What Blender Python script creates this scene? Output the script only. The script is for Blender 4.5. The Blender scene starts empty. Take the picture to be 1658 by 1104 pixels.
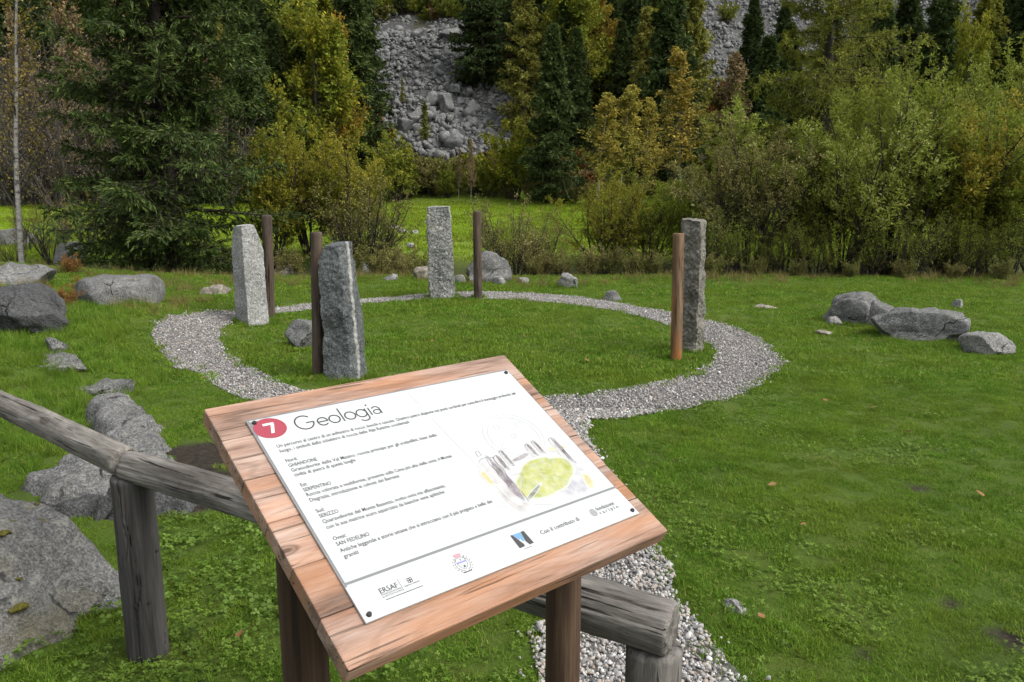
import bpy, bmesh, math
import numpy as np
from mathutils import Matrix, Vector
R = math.radians
SC = bpy.context.scene
COL = SC.collection

# ------------------------------------------------------------------ camera, sky, sun, exposure
FPX, HC = 1300.0, 1.75
PITCH = math.atan(260 / FPX)
cam_d = bpy.data.cameras.new('camera')
cam = bpy.data.objects.new('camera', cam_d)
COL.objects.link(cam)
cam.location = (0, 0, HC)
cam.rotation_euler = (R(90) - PITCH, 0, 0)
cam_d.sensor_width = 36
cam_d.lens = FPX / 1658 * 36
cam_d.clip_end = 1000
cam_d.clip_start = 0.05
SC.camera = cam

SUN_EL, SUN_AZ = R(52), R(112)           # azimuth clockwise from +Y (north): light comes from the right
world = bpy.data.worlds.new('World')
SC.world = world
world.use_nodes = True
wn = world.node_tree
sky = wn.nodes.new('ShaderNodeTexSky')
sky.sky_type = 'NISHITA'
sky.sun_disc = False
sky.sun_elevation = SUN_EL
sky.sun_rotation = SUN_AZ
sky.dust_density = 4
hs = wn.nodes.new('ShaderNodeHueSaturation')
hs.inputs['Saturation'].default_value = 0.28
bg = wn.nodes['Background']
bg.inputs['Strength'].default_value = 0.15
wn.links.new(sky.outputs[0], hs.inputs['Color'])
wn.links.new(hs.outputs[0], bg.inputs['Color'])
sun_d = bpy.data.lights.new('sun', 'SUN')
sun_d.energy = 1.1
sun_d.angle = R(35)
sun_d.color = (1, 0.96, 0.9)
sun = bpy.data.objects.new('sun', sun_d)
COL.objects.link(sun)
sdir = Vector((math.sin(SUN_AZ) * math.cos(SUN_EL), math.cos(SUN_AZ) * math.cos(SUN_EL), math.sin(SUN_EL)))
sun.rotation_euler = sdir.to_track_quat('Z', 'Y').to_euler()
sun.location = (0, 0, 40)
vs = SC.view_settings
vs.view_transform = 'Standard'
vs.look = 'None'
vs.exposure = 0.9
vs.gamma = 1
vs.use_curve_mapping = False
SC.cycles.max_bounces = 6
SC.cycles.diffuse_bounces = 3
SC.cycles.glossy_bounces = 2
SC.cycles.transmission_bounces = 3
SC.cycles.transparent_max_bounces = 4

# ------------------------------------------------------------------ numeric helpers
def ray(px, py):
    u = (px - 829) / FPX
    v = -(py - 552) / FPX
    c, s = math.cos(PITCH), math.sin(PITCH)
    return np.array([u, c + v * s, -s + v * c])

def at(px, py, Y):
    r = ray(px, py)
    return r * (Y / r[1]) + np.array([0, 0, HC])

def G(px, py, z=0.0):
    r = ray(px, py)
    return r * ((z - HC) / r[2]) + np.array([0, 0, HC])

def sm(a, b, x):
    t = np.clip((x - a) / (b - a), 0, 1)
    return t * t * (3 - 2 * t)

def _hash(i, j, k):
    h = (i * 374761393 + j * 668265263 + k * 2147483647 + 974711) & 0xffffffff
    h = ((h ^ (h >> 13)) * 1274126177) & 0xffffffff
    return ((h ^ (h >> 16)) & 0xffffff) / 0xffffff * 2 - 1

def noise(P):
    P = np.asarray(P, float)
    f = np.floor(P)
    t = P - f
    t = t * t * t * (t * (t * 6 - 15) + 10)
    i, j, k = [f[..., a].astype(np.int64) for a in range(3)]
    out = 0
    for a in (0, 1):
        for b in (0, 1):
            for c in (0, 1):
                w = (t[..., 0] if a else 1 - t[..., 0]) * (t[..., 1] if b else 1 - t[..., 1]) * (t[..., 2] if c else 1 - t[..., 2])
                out = out + w * _hash(i + a, j + b, k + c)
    return out

def fbm(P, oct=4, gain=.5):
    P = np.asarray(P, float)
    s, a = 0, 1.0
    for o in range(oct):
        s = s + a * noise(P * 2 ** o + o * 17.3)
        a *= gain
    return s

def n2(x, y, s=1.0, z=0.0, oct=3):
    return fbm(np.stack([x * s, y * s, np.zeros_like(x) + z], -1), oct)

def unit(v):
    return v / np.maximum(np.linalg.norm(v, axis=-1, keepdims=True), 1e-9)

# ------------------------------------------------------------------ mesh helpers
def mesh_np(name, V, quads=None, tris=None, mat=None, smooth=True):
    me = bpy.data.meshes.new(name)
    V = np.ascontiguousarray(V, np.float32).reshape(-1, 3)
    me.vertices.add(len(V))
    me.vertices.foreach_set('co', V.ravel())
    loops, starts, tot = [], [], 0
    for F_ in (quads, tris):
        if F_ is not None and len(F_):
            F_ = np.asarray(F_, np.int32)
            loops.append(F_.ravel())
            starts.append(tot + np.arange(len(F_), dtype=np.int32) * F_.shape[1])
            tot += F_.size
    L, S = np.concatenate(loops), np.concatenate(starts)
    me.loops.add(len(L))
    me.loops.foreach_set('vertex_index', L)
    me.polygons.add(len(S))
    me.polygons.foreach_set('loop_start', S)
    me.update(calc_edges=True)
    me.validate()
    if smooth:
        me.polygons.foreach_set('use_smooth', np.ones(len(me.polygons), bool))
    if mat is not None:
        me.materials.append(mat)
    return me

def link(name, me, parent=None, **props):
    o = bpy.data.objects.new(name, me)
    COL.objects.link(o)
    if parent is not None:
        o.parent = parent
    for k, v in props.items():
        o[k] = v
    return o

def empty(name, loc, label, cat, group=None, rz=0):
    o = link(name, None, label=label, category=cat)
    o.location = loc
    o.rotation_euler.z = rz
    o.empty_display_size = .1
    if group:
        o['group'] = group
    return o

def attr(me, name, vals, typ='FLOAT'):
    a = me.attributes.new(name, typ, 'POINT')
    vals = np.ascontiguousarray(vals, np.int32 if typ == 'INT' else np.float32)
    a.data.foreach_set('vector' if typ == 'FLOAT_VECTOR' else 'value', vals.ravel())

def tubes(P, Rr, S=4, cap=False):
    """P (N,K,3), Rr (N,K): tapered tubes -> verts, quads"""
    N_, K, _ = P.shape
    T = np.gradient(P, axis=1)
    T = unit(T)
    ref = np.where(np.abs(T[:, :1, 2:3]) > .9, np.array([1., 0, 0]), np.array([0, 0, 1.]))
    A = unit(np.cross(T, np.broadcast_to(ref, T.shape)))
    B = np.cross(T, A)
    th = np.arange(S) / S * 2 * np.pi
    V = P[:, :, None] + Rr[:, :, None, None] * (A[:, :, None] * np.cos(th)[:, None] + B[:, :, None] * np.sin(th)[:, None])
    idx = np.arange(N_ * K * S).reshape(N_, K, S)
    a, b = idx[:, :-1], idx[:, 1:]
    q = np.stack([a, np.roll(a, -1, 2), np.roll(b, -1, 2), b], -1).reshape(-1, 4)
    return V.reshape(-1, 3), q

def merge(parts):
    V, Q, off = [], [], 0
    for v, q in parts:
        V.append(v)
        Q.append(q + off)
        off += len(v)
    return np.concatenate(V), np.concatenate(Q)

# ------------------------------------------------------------------ material helpers
def new_mat(name):
    m = bpy.data.materials.new(name)
    m.use_nodes = True
    nt = m.node_tree
    b = nt.nodes['Principled BSDF']
    b.inputs['Roughness'].default_value = .85
    b.inputs['Specular IOR Level'].default_value = .25
    return m, nt, b

def nd(nt, typ, ins=None, **props):
    n = nt.nodes.new('ShaderNode' + typ)
    for k, v in props.items():
        setattr(n, k, v)
    for k, v in (ins or {}).items():
        s = n.inputs[k]
        if hasattr(v, 'links') or isinstance(v, bpy.types.NodeSocket):
            nt.links.new(v, s)
        else:
            s.default_value = (*v, 1) if isinstance(v, tuple) and len(v) == 3 and s.type == 'RGBA' else v
    return n

def ramp(nt, fac, stops):
    r = nt.nodes.new('ShaderNodeValToRGB')
    e = r.color_ramp.elements
    while len(e) < len(stops):
        e.new(.5)
    for el, (p, c) in zip(e, stops):
        el.position = p
        el.color = (*c, 1) if isinstance(c, tuple) else (c, c, c, 1)
    nt.links.new(fac, r.inputs[0])
    return r.outputs[0]

def mix(nt, fac, a, b, mode='MIX'):
    m = nt.nodes.new('ShaderNodeMix')
    m.data_type = 'RGBA'
    m.blend_type = mode
    for s, v in ((m.inputs[0], fac), (m.inputs[6], a), (m.inputs[7], b)):
        if isinstance(v, bpy.types.NodeSocket):
            nt.links.new(v, s)
        else:
            s.default_value = (*v, 1) if isinstance(v, tuple) else v
    return m.outputs[2]

def tnoise(nt, vec, scale, detail=4, rough=.6):
    n = nd(nt, 'TexNoise', {'Scale': scale, 'Detail': detail, 'Roughness': rough})
    if vec is not None:
        nt.links.new(vec, n.inputs['Vector'])
    return n.outputs[0]

def bump(nt, b, h, strength=.5, dist=.01):
    n = nd(nt, 'Bump', {'Strength': strength, 'Distance': dist, 'Height': h})
    nt.links.new(n.outputs[0], b.inputs['Normal'])

def plain(name, col, rough=.7, spec=.3):
    m, nt, b = new_mat(name)
    b.inputs['Base Color'].default_value = (*col, 1)
    b.inputs['Roughness'].default_value = rough
    b.inputs['Specular IOR Level'].default_value = spec
    return m

def rock_mat(name, dark, light, lichen=(.5, .5, .44), lich=.35, moss=0.0, grain=70, speck=.5, tint=None, bstr=.6, cracks=.8):
    m, nt, b = new_mat(name)
    co = nd(nt, 'TexCoord').outputs['Object']
    big = tnoise(nt, co, 2.3, 6, .65)
    c = mix(nt, ramp(nt, big, [(.32, 0.), (.68, 1.)]), dark, light)
    fine = tnoise(nt, co, grain, 3, .7)
    c = mix(nt, speck, c, ramp(nt, fine, [(.34, tuple(x * .35 for x in dark)), (.5, tuple((x + y) / 2 for x, y in zip(dark, light))), (.66, tuple(min(.75, x * 1.55) for x in light))]))
    if tint:
        c = mix(nt, ramp(nt, tnoise(nt, co, 3.1, 5), [(.5, 0.), (.72, .7)]), c, tint)
    l = tnoise(nt, co, 9, 6, .75)
    c = mix(nt, ramp(nt, l, [(.56, 0.), (.64, lich)]), c, lichen)
    c = mix(nt, ramp(nt, tnoise(nt, co, 5.5, 6, .8), [(.6, 0.), (.68, .55)]), c, tuple(x * .4 for x in dark))
    wv = nd(nt, 'VectorMath', {0: co, 1: nd(nt, 'VectorMath', {0: nd(nt, 'TexNoise', {'Vector': co, 'Scale': 4., 'Detail': 4.}).outputs['Color'], 1: (.35, .35, .35)}, operation='MULTIPLY').outputs[0]}, operation='ADD').outputs[0]
    mid = tnoise(nt, co, 26, 5, .75)
    c = mix(nt, .55, c, ramp(nt, mid, [(.32, .28), (.5, .62), (.68, 1.)]), 'OVERLAY')
    vc = nd(nt, 'TexVoronoi', {'Vector': wv, 'Scale': 2.1}, feature='DISTANCE_TO_EDGE').outputs['Distance']
    crk = nd(nt, 'Math', {0: ramp(nt, vc, [(.006, 1.), (.022, 0.)]), 1: ramp(nt, tnoise(nt, co, 3., 3), [(.5, 0.), (.6, cracks)])}, operation='MULTIPLY').outputs[0]
    c = mix(nt, crk, c, tuple(x * .25 for x in dark))
    vs_ = nd(nt, 'TexVoronoi', {'Vector': wv, 'Scale': 17.})
    spot = nd(nt, 'Math', {0: ramp(nt, vs_.outputs['Distance'], [(.22, .75), (.34, 0.)]), 1: nd(nt, 'Math', {0: nd(nt, 'SeparateColor', {0: vs_.outputs['Color']}).outputs[0], 1: .22}, operation='LESS_THAN').outputs[0]}, operation='MULTIPLY').outputs[0]
    c = mix(nt, nd(nt, 'Math', {0: spot, 1: lich * 1.4}, operation='MULTIPLY').outputs[0], c, lichen)
    if moss > 0:
        nz = nd(nt, 'SeparateXYZ', {0: nd(nt, 'NewGeometry').outputs['Normal']}).outputs[2]
        k = nd(nt, 'Math', {0: tnoise(nt, co, 13., 5, .65), 1: ramp(nt, nz, [(.3, .6), (.9, 1.)])}, operation='MULTIPLY').outputs[0]
        mk = ramp(nt, k, [(.66 - .08 * moss, 0.), (.70 - .08 * moss, .8)])
        c = mix(nt, mk, c, mix(nt, tnoise(nt, co, 120, 2), (.05, .05, .012), (.16, .13, .025)))
    nt.links.new(c, b.inputs['Base Color'])
    h = nd(nt, 'Math', {0: nd(nt, 'Math', {0: mid, 1: fine}, operation='ADD').outputs[0], 1: crk}, operation='SUBTRACT').outputs[0]
    bump(nt, b, h, bstr, .02)
    return m

def wood_mat(name, cols, axis=(2, 26, 26), fine=(6, 160, 160), stain=None, stain_amt=.5, crack=.5, bstr=.5, bright=1.0, knots=None):
    """cols: three colours dark -> light; grain runs along local X"""
    m, nt, b = new_mat(name)
    co = nd(nt, 'TexCoord').outputs['Object']
    oi = nd(nt, 'ObjectInfo').outputs['Random']
    sh = nd(nt, 'Math', {0: oi, 1: 37.0}, operation='MULTIPLY').outputs[0]
    off = nd(nt, 'CombineXYZ', {0: sh, 1: sh, 2: sh}).outputs[0]
    v0 = nd(nt, 'VectorMath', {0: co, 1: off}, operation='ADD').outputs[0]
    v1 = nd(nt, 'VectorMath', {0: v0, 1: axis}, operation='MULTIPLY').outputs[0]
    v2 = nd(nt, 'VectorMath', {0: v0, 1: fine}, operation='MULTIPLY').outputs[0]
    g1 = tnoise(nt, v1, 1, 5, .6)
    g2 = tnoise(nt, v2, 1, 3, .6)
    s = nd(nt, 'Math', {0: g1, 1: nd(nt, 'Math', {0: g2, 1: .45}, operation='MULTIPLY').outputs[0]}, operation='ADD').outputs[0]
    c = ramp(nt, s, [(.48, cols[0]), (.72, cols[1]), (.95, cols[2])])
    rn = nd(nt, 'Math', {0: nd(nt, 'Math', {0: tnoise(nt, nd(nt, 'VectorMath', {0: v0, 1: tuple(a * .33 for a in axis)}, operation='MULTIPLY').outputs[0], 1, 1.5, .4), 1: 85.0}, operation='MULTIPLY').outputs[0]}, operation='SINE').outputs[0]
    c = mix(nt, .42, c, ramp(nt, rn, [(.0, .95), (.55, 1.), (1., .55)]), 'MULTIPLY')
    if stain:
        k = tnoise(nt, nd(nt, 'VectorMath', {0: v0, 1: tuple(a * .35 for a in axis)}, operation='MULTIPLY').outputs[0], 1, 4, .6)
        c = mix(nt, ramp(nt, k, [(.45, 0.), (.62, stain_amt)]), c, stain)
    cr = ramp(nt, tnoise(nt, nd(nt, 'VectorMath', {0: v0, 1: (fine[0] * .3, fine[1] * .4, fine[2] * .4)}, operation='MULTIPLY').outputs[0], 1, 2, .5), [(.30, crack), (.37, 0.)])
    c = mix(nt, cr, c, tuple(x * .2 for x in cols[0]))
    if knots:
        vn = nd(nt, 'TexVoronoi', {'Vector': nd(nt, 'VectorMath', {0: v0, 1: knots}, operation='MULTIPLY').outputs[0], 'Scale': 1.0})
        keep = nd(nt, 'Math', {0: nd(nt, 'SeparateColor', {0: vn.outputs['Color']}).outputs[0], 1: .55}, operation='LESS_THAN').outputs[0]
        kd = nd(nt, 'Math', {0: ramp(nt, vn.outputs['Distance'], [(.05, .85), (.085, .3), (.10, .7), (.15, 0.)]), 1: keep}, operation='MULTIPLY').outputs[0]
        c = mix(nt, kd, c, tuple(x * .45 for x in cols[0]))
    hsn = nd(nt, 'HueSaturation', {'Color': c, 'Value': nd(nt, 'MapRange', {0: oi, 3: .85 * bright, 4: 1.15 * bright}).outputs[0]})
    nt.links.new(hsn.outputs[0], b.inputs['Base Color'])
    bump(nt, b, nd(nt, 'Math', {0: s, 1: cr}, operation='SUBTRACT').outputs[0], bstr, .006)
    return m

def leaf_mat(name, stops, trans=.3, patch=None, vary=.35, scale=.25, spec=.1, gain=1.35):
    stops = [(p_, tuple(x_ * gain for x_ in c_)) for p_, c_ in stops]
    patch = patch and tuple(x_ * gain for x_ in patch)
    m, nt, b = new_mat(name)
    ri = nd(nt, 'NewGeometry').outputs['Random Per Island']
    oi = nd(nt, 'ObjectInfo').outputs['Random']
    r = nd(nt, 'Math', {0: nd(nt, 'Math', {0: ri, 1: .7}, operation='MULTIPLY').outputs[0], 1: nd(nt, 'Math', {0: oi, 1: .3}, operation='MULTIPLY').outputs[0]}, operation='ADD').outputs[0]
    c = ramp(nt, r, stops)
    pos = nd(nt, 'NewGeometry').outputs['Position']
    if patch:
        c = mix(nt, ramp(nt, tnoise(nt, pos, scale, 4, .6), [(.45, 0.), (.62, .75)]), c, patch)
    v = nd(nt, 'MapRange', {0: tnoise(nt, pos, scale * 3.1, 4, .6), 1: .3, 2: .7, 3: 1 - vary, 4: 1 + vary}).outputs[0]
    h = nd(nt, 'HueSaturation', {'Color': c, 'Value': v}).outputs[0]
    nt.links.new(h, b.inputs['Base Color'])
    b.inputs['Roughness'].default_value = .55
    b.inputs['Specular IOR Level'].default_value = spec
    t = nd(nt, 'BsdfTranslucent', {'Color': h})
    ms = nd(nt, 'MixShader', {0: trans})
    nt.links.new(b.outputs[0], ms.inputs[1])
    nt.links.new(t.outputs[0], ms.inputs[2])
    nt.links.new(ms.outputs[0], nt.nodes['Material Output'].inputs[0])
    return m

# ------------------------------------------------------------------ terrain
def H(x, y):
    x = np.asarray(x, float)
    y = np.asarray(y, float)
    z = .03 * n2(x, y, .5, 3.1) * sm(3, 6, y)
    z = z + .30 * sm(3.1, 4.5, -x) * sm(4.6, 6.0, y) * (1 - sm(9, 13, y)) + .35 * sm(5, 10, -x) * sm(6, 9, y) * (1 - sm(14, 16, y))
    z = z - .35 * np.exp(-((y - 17.2) / 1.3) ** 2)
    z = z + .43 * np.clip((y - 18) / 28, 0, 1) + .12 * n2(x, y, .12, 7.7) * sm(19, 26, y)
    foot = 49 + 2.5 * n2(x, y * 0, .05, 9.)
    d = y - foot
    z = z + .64 * (np.sqrt(d * d + 9) + d) * .5 * sm(-6, 6, d) + 1.3 * n2(x, y, .11, 1.7) * sm(3, 14, d)
    return z

def Hs(x, y):
    return float(H(np.array([x]), np.array([y]))[0])

def march(px, py):
    """pixels -> points on the terrain"""
    px, py = np.atleast_1d(np.asarray(px, float)), np.atleast_1d(np.asarray(py, float))
    Rr = np.stack([ray(a, b) for a, b in zip(px, py)])
    Rr = Rr / Rr[:, 1:2]
    out = np.full(len(px), 140.)
    done = np.zeros(len(px), bool)
    for Y in np.concatenate([np.arange(2, 40, .25), np.arange(40, 140, .5)]):
        P = Rr * Y
        hit = (~done) & (P[:, 2] + HC <= H(P[:, 0], P[:, 1]))
        out[hit] = Y
        done |= hit
    P = Rr * out[:, None]
    return np.stack([P[:, 0], P[:, 1], H(P[:, 0], P[:, 1])], -1)

# path outline: polar radii about the ring centre, measured on the ground
RC = np.array([-.6, 9.15])
def polar(pts):
    q = np.array([G(*p)[:2] for p in pts]) - RC
    a = np.arctan2(q[:, 1], q[:, 0])
    o = np.argsort(a)
    return a[o], np.hypot(q[:, 0], q[:, 1])[o]
OUT_A, OUT_R = polar([(250, 560), (268, 545), (320, 527), (385, 511), (450, 499), (520, 490), (600, 482), (690, 475), (760, 472.5), (850, 475), (950, 483), (1040, 500), (1110, 515), (1170, 528), (1225, 551), (1265, 585), (1245, 612), (1180, 640), (1100, 662), (1010, 674), (940, 677), (860, 694), (700, 706), (560, 695), (470, 675), (380, 645), (330, 605)])
INN_A, INN_R = polar([(358, 540), (366, 530), (400, 517), (460, 507), (530, 498), (600, 489), (690, 484), (760, 483), (850, 487), (950, 497), (1040, 516), (1090, 531), (1140, 551), (1165, 577), (1140, 597), (1080, 615), (1000, 634), (900, 643), (800, 652), (700, 656), (600, 652), (500, 640), (430, 610), (385, 578)])
def prad(A, Rd, th):
    return np.interp(th, np.concatenate([A - 2 * np.pi, A, A + 2 * np.pi]), np.tile(Rd, 3))
SP_Y = np.array([0.2, 1.5, 2.0, 2.61, 3.0, 3.54, 4.2, 4.7, 5.3, 5.95])
SP_R = np.array([1.1, 1.02, .95, .82, .70, .665, .60, .575, .53, .56])
SP_L = np.array([.2, .15, .14, .13, .14, .12, .08, .02, -.05, -.15])
def path_depth(x, y):
    """signed distance-like value, positive inside the gravel"""
    jit = .045 * n2(x, y, 5.0, 2.2) - .012
    q = np.stack([x - RC[0], y - RC[1]], -1)
    th, r = np.arctan2(q[..., 1], q[..., 0]), np.hypot(q[..., 0], q[..., 1])
    ring = np.minimum(prad(OUT_A, OUT_R, th) - r, r - prad(INN_A, INN_R, th))
    sp = np.minimum(np.interp(y, SP_Y, SP_R) - x, x - np.interp(y, SP_Y, SP_L))
    sp = np.where(y < 5.95, sp, -1)
    return np.maximum(ring, sp) + jit

SOIL = [(-1.98, 4.80, .34, .50), (-1.70, 4.35, .32, .36), (1.93, 2.86, .12, .10), (1.86, 3.12, .08, .05), (-2.62, 4.45, .25, .15), (2.3, 4.4, .1, .06), (1.35, 2.75, .06, .04)]
def soil(x, y):
    s = np.zeros_like(x)
    for cx, cy, a, b in SOIL:
        d = np.hypot((x - cx) / a, (y - cy) / b) + .35 * n2(x, y, 4.0, 5.)
        s = np.maximum(s, 1 - sm(.75, 1.1, d))
    return s

gx = np.concatenate([-7 - np.geomspace(.1, 105, 70)[::-1], np.arange(-7, 7.01, .075), 7 + np.geomspace(.1, 105, 70)])
gy = np.concatenate([-6 + np.arange(0, 7, .5), np.arange(1.0, 16, .075), 16 + np.geomspace(.1, 170, 130)])
X, Y = np.meshgrid(gx, gy)
nx, ny = len(gx), len(gy)
V = np.stack([X, Y, H(X, Y)], -1).reshape(-1, 3)
I = np.arange(nx * ny).reshape(ny, nx)
q = np.stack([I[:-1, :-1], I[:-1, 1:], I[1:, 1:], I[1:, :-1]], -1).reshape(-1, 4)
m, nt, b = new_mat('ground')
pos = nd(nt, 'NewGeometry').outputs['Position']
c = ramp(nt, tnoise(nt, pos, 1.3, 6, .7), [(.3, (.040, .066, .007)), (.5, (.060, .10, .009)), (.72, (.085, .10, .016))])
c = mix(nt, nd(nt, 'Attribute', attribute_name='meadow').outputs['Fac'], c, ramp(nt, tnoise(nt, pos, .7, 6, .7), [(.3, (.10, .165, .011)), (.7, (.15, .20, .020))]))
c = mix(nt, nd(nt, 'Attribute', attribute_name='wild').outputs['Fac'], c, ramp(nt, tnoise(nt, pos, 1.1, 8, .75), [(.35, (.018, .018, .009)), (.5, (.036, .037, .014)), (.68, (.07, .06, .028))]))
c = mix(nt, nd(nt, 'Attribute', attribute_name='scree').outputs['Fac'], c, ramp(nt, tnoise(nt, pos, 3, 6, .75), [(.35, (.03, .031, .030)), (.65, (.10, .10, .096))]))
c = mix(nt, nd(nt, 'Attribute', attribute_name='soil').outputs['Fac'], c, ramp(nt, tnoise(nt, pos, 30, 6, .75), [(.35, (.012, .009, .006)), (.65, (.05, .04, .028))]))
nt.links.new(c, b.inputs['Base Color'])
b.inputs['Roughness'].default_value = 1
bump(nt, b, tnoise(nt, pos, 26, 8, .75), .8, .03)
ground_me = mesh_np('ground', V, q, mat=m)
V_G = V.copy()
attr(ground_me, 'soil', soil(V[:, 0], V[:, 1]))
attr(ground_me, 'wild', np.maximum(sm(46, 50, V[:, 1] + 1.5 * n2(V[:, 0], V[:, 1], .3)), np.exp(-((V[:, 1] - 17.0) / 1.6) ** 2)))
attr(ground_me, 'meadow', sm(18.0, 19.5, V[:, 1]) * (1 - sm(46, 50, V[:, 1])))
link('ground', ground_me, kind='structure')

# gravel sheets
m, nt, GB = new_mat('gravel_bed')
pos = nd(nt, 'NewGeometry').outputs['Position']
c = ramp(nt, tnoise(nt, pos, 60, 4, .7), [(.35, (.08, .075, .068)), (.65, (.19, .18, .165))])
nt.links.new(c, GB.inputs['Base Color'])
bump(nt, GB, tnoise(nt, pos, 60, 4, .7), 1, .02)
gravel_m = m
th = np.linspace(-np.pi, np.pi, 241)[:-1]
ro, ri = prad(OUT_A, OUT_R, th), prad(INN_A, INN_R, th)
rr = ri[:, None] + (ro - ri)[:, None] * np.linspace(0, 1, 7)[None]
PX, PY = RC[0] + rr * np.cos(th)[:, None], RC[1] + rr * np.sin(th)[:, None]
I = np.arange(240 * 7).reshape(240, 7)
J = np.roll(I, -1, 0)
ring_me = mesh_np('gravel_path', np.stack([PX, PY, H(PX, PY) + .005], -1), np.stack([I[:, :-1], I[:, 1:], J[:, 1:], J[:, :-1]], -1).reshape(-1, 4), mat=gravel_m)
link('gravel_path', ring_me, kind='structure')
yy = np.linspace(.2, 5.9, 90)
f = np.linspace(0, 1, 7)
PX = np.interp(yy, SP_Y, SP_L)[:, None] * (1 - f) + np.interp(yy, SP_Y, SP_R)[:, None] * f
PY = np.broadcast_to(yy[:, None], PX.shape)
I = np.arange(90 * 7).reshape(90, 7)
link('gravel_path', mesh_np('gravel_path', np.stack([PX, PY, H(PX, PY) + .009], -1), np.stack([I[:-1, :-1], I[:-1, 1:], I[1:, 1:], I[1:, :-1]], -1).reshape(-1, 4), mat=gravel_m), kind='structure')

# ------------------------------------------------------------------ scatter (grass, gravel: stuff)
def scatter(name, P, rot, scl, idx, protos, **props):
    src = bpy.data.collections.new(name + '_source')
    for k, me in enumerate(protos):
        src.objects.link(bpy.data.objects.new('%s_source_%02d' % (name, k), me))
    me = bpy.data.meshes.new(name)
    me.vertices.add(len(P))
    me.vertices.foreach_set('co', np.ascontiguousarray(P, np.float32).ravel())
    attr(me, 'rot', rot, 'FLOAT_VECTOR')
    attr(me, 'scl', scl)
    attr(me, 'idx', idx, 'INT')
    g = bpy.data.node_groups.new(name + '_nodes', 'GeometryNodeTree')
    g.interface.new_socket('Geometry', in_out='INPUT', socket_type='NodeSocketGeometry')
    g.interface.new_socket('Geometry', in_out='OUTPUT', socket_type='NodeSocketGeometry')
    gi, go = g.nodes.new('NodeGroupInput'), g.nodes.new('NodeGroupOutput')
    ci = g.nodes.new('GeometryNodeCollectionInfo')
    ci.inputs[0].default_value = src
    ci.inputs['Separate Children'].default_value = True
    ip = g.nodes.new('GeometryNodeInstanceOnPoints')
    ip.inputs['Pick Instance'].default_value = True
    g.links.new(gi.outputs[0], ip.inputs['Points'])
    g.links.new(ci.outputs[0], ip.inputs['Instance'])
    for nm, ty, so in (('rot', 'FLOAT_VECTOR', 'Rotation'), ('scl', 'FLOAT', 'Scale'), ('idx', 'INT', 'Instance Index')):
        na = g.nodes.new('GeometryNodeInputNamedAttribute')
        na.data_type = ty
        na.inputs[0].default_value = nm
        g.links.new(na.outputs[0], ip.inputs[so])
    g.links.new(ip.outputs[0], go.inputs[0])
    o = link(name, me, **props)
    o.modifiers.new('scatter', 'NODES').node_group = g
    return o

def blades(rng, n, rad, h0, h1, w, lean=.5, mat=None, K=3):
    """a tuft patch: n curved tapering blades"""
    a = rng.uniform(0, 2 * np.pi, n)
    r = rad * np.sqrt(rng.random(n))
    base = np.stack([r * np.cos(a), r * np.sin(a), np.zeros(n) - .004], -1)
    hh = rng.uniform(h0, h1, n)
    d = rng.uniform(0, 2 * np.pi, n)
    ln = rng.uniform(.1, lean, n)
    dirv = np.stack([np.cos(d), np.sin(d), np.zeros(n)], -1)
    side = np.stack([-np.sin(d), np.cos(d), np.zeros(n)], -1)
    tw = rng.uniform(-1, 1, n)[:, None]
    side = unit(side + dirv * tw)
    rows = []
    for k in range(K):
        t = k / (K - 1)
        c = base + dirv * (hh * ln * t ** 1.7)[:, None] + np.array([0, 0, 1.]) * (hh * t * (1 - .25 * ln * t))[:, None]
        ww = w * (1 - t) ** .6 * rng.uniform(.7, 1.2, n)[:, None] * .5
        if k == K - 1:
            rows.append(c[:, None])
        else:
            rows.append(np.stack([c - side * ww, c + side * ww], 1))
    Vv = np.concatenate(rows, 1)
    nv = Vv.shape[1]
    o = np.arange(n)[:, None] * nv
    qs = np.concatenate([o + np.array([2 * k, 2 * k + 1, 2 * k + 3, 2 * k + 2]) for k in range(K - 2)], 0)
    ts = o + np.array([nv - 3, nv - 2, nv - 1])
    return mesh_np('tuft', Vv, qs, ts, mat, smooth=False)

def rosette(rng, n, rad, h, size, mat, lobes=3):
    """patch of small round-leaved plants (clover like)"""
    Vs, T = [], []
    for i in range(n):
        a, r = rng.uniform(0, 6.28), rad * math.sqrt(rng.random())
        c = np.array([r * math.cos(a), r * math.sin(a), h * rng.uniform(.5, 1.1)])
        tl = unit(np.array([rng.normal() * .35, rng.normal() * .35, 1.]))
        u = unit(np.cross(tl, [rng.normal(), rng.normal(), .1]))
        v = np.cross(tl, u)
        s = size * rng.uniform(.6, 1.2)
        a0 = rng.uniform(0, 6.28)
        for L in range(lobes):
            al = a0 + L * 2 * np.pi / lobes
            d = u * math.cos(al) + v * math.sin(al)
            e = np.cross(tl, d)
            o = len(Vs)
            for dd, ee, zz in ((0, 0, 0), (.5, .42, .06), (1.0, .3, .02), (1.05, -.3, .02), (.5, -.42, .06)):
                Vs.append(c + s * (d * dd + e * ee) + tl * s * zz)
            T += [(o, o + 1, o + 2), (o, o + 2, o + 3), (o, o + 3, o + 4)]
    return mesh_np('leaf_patch', np.array(Vs), None, np.array(T), mat, smooth=False)

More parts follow.
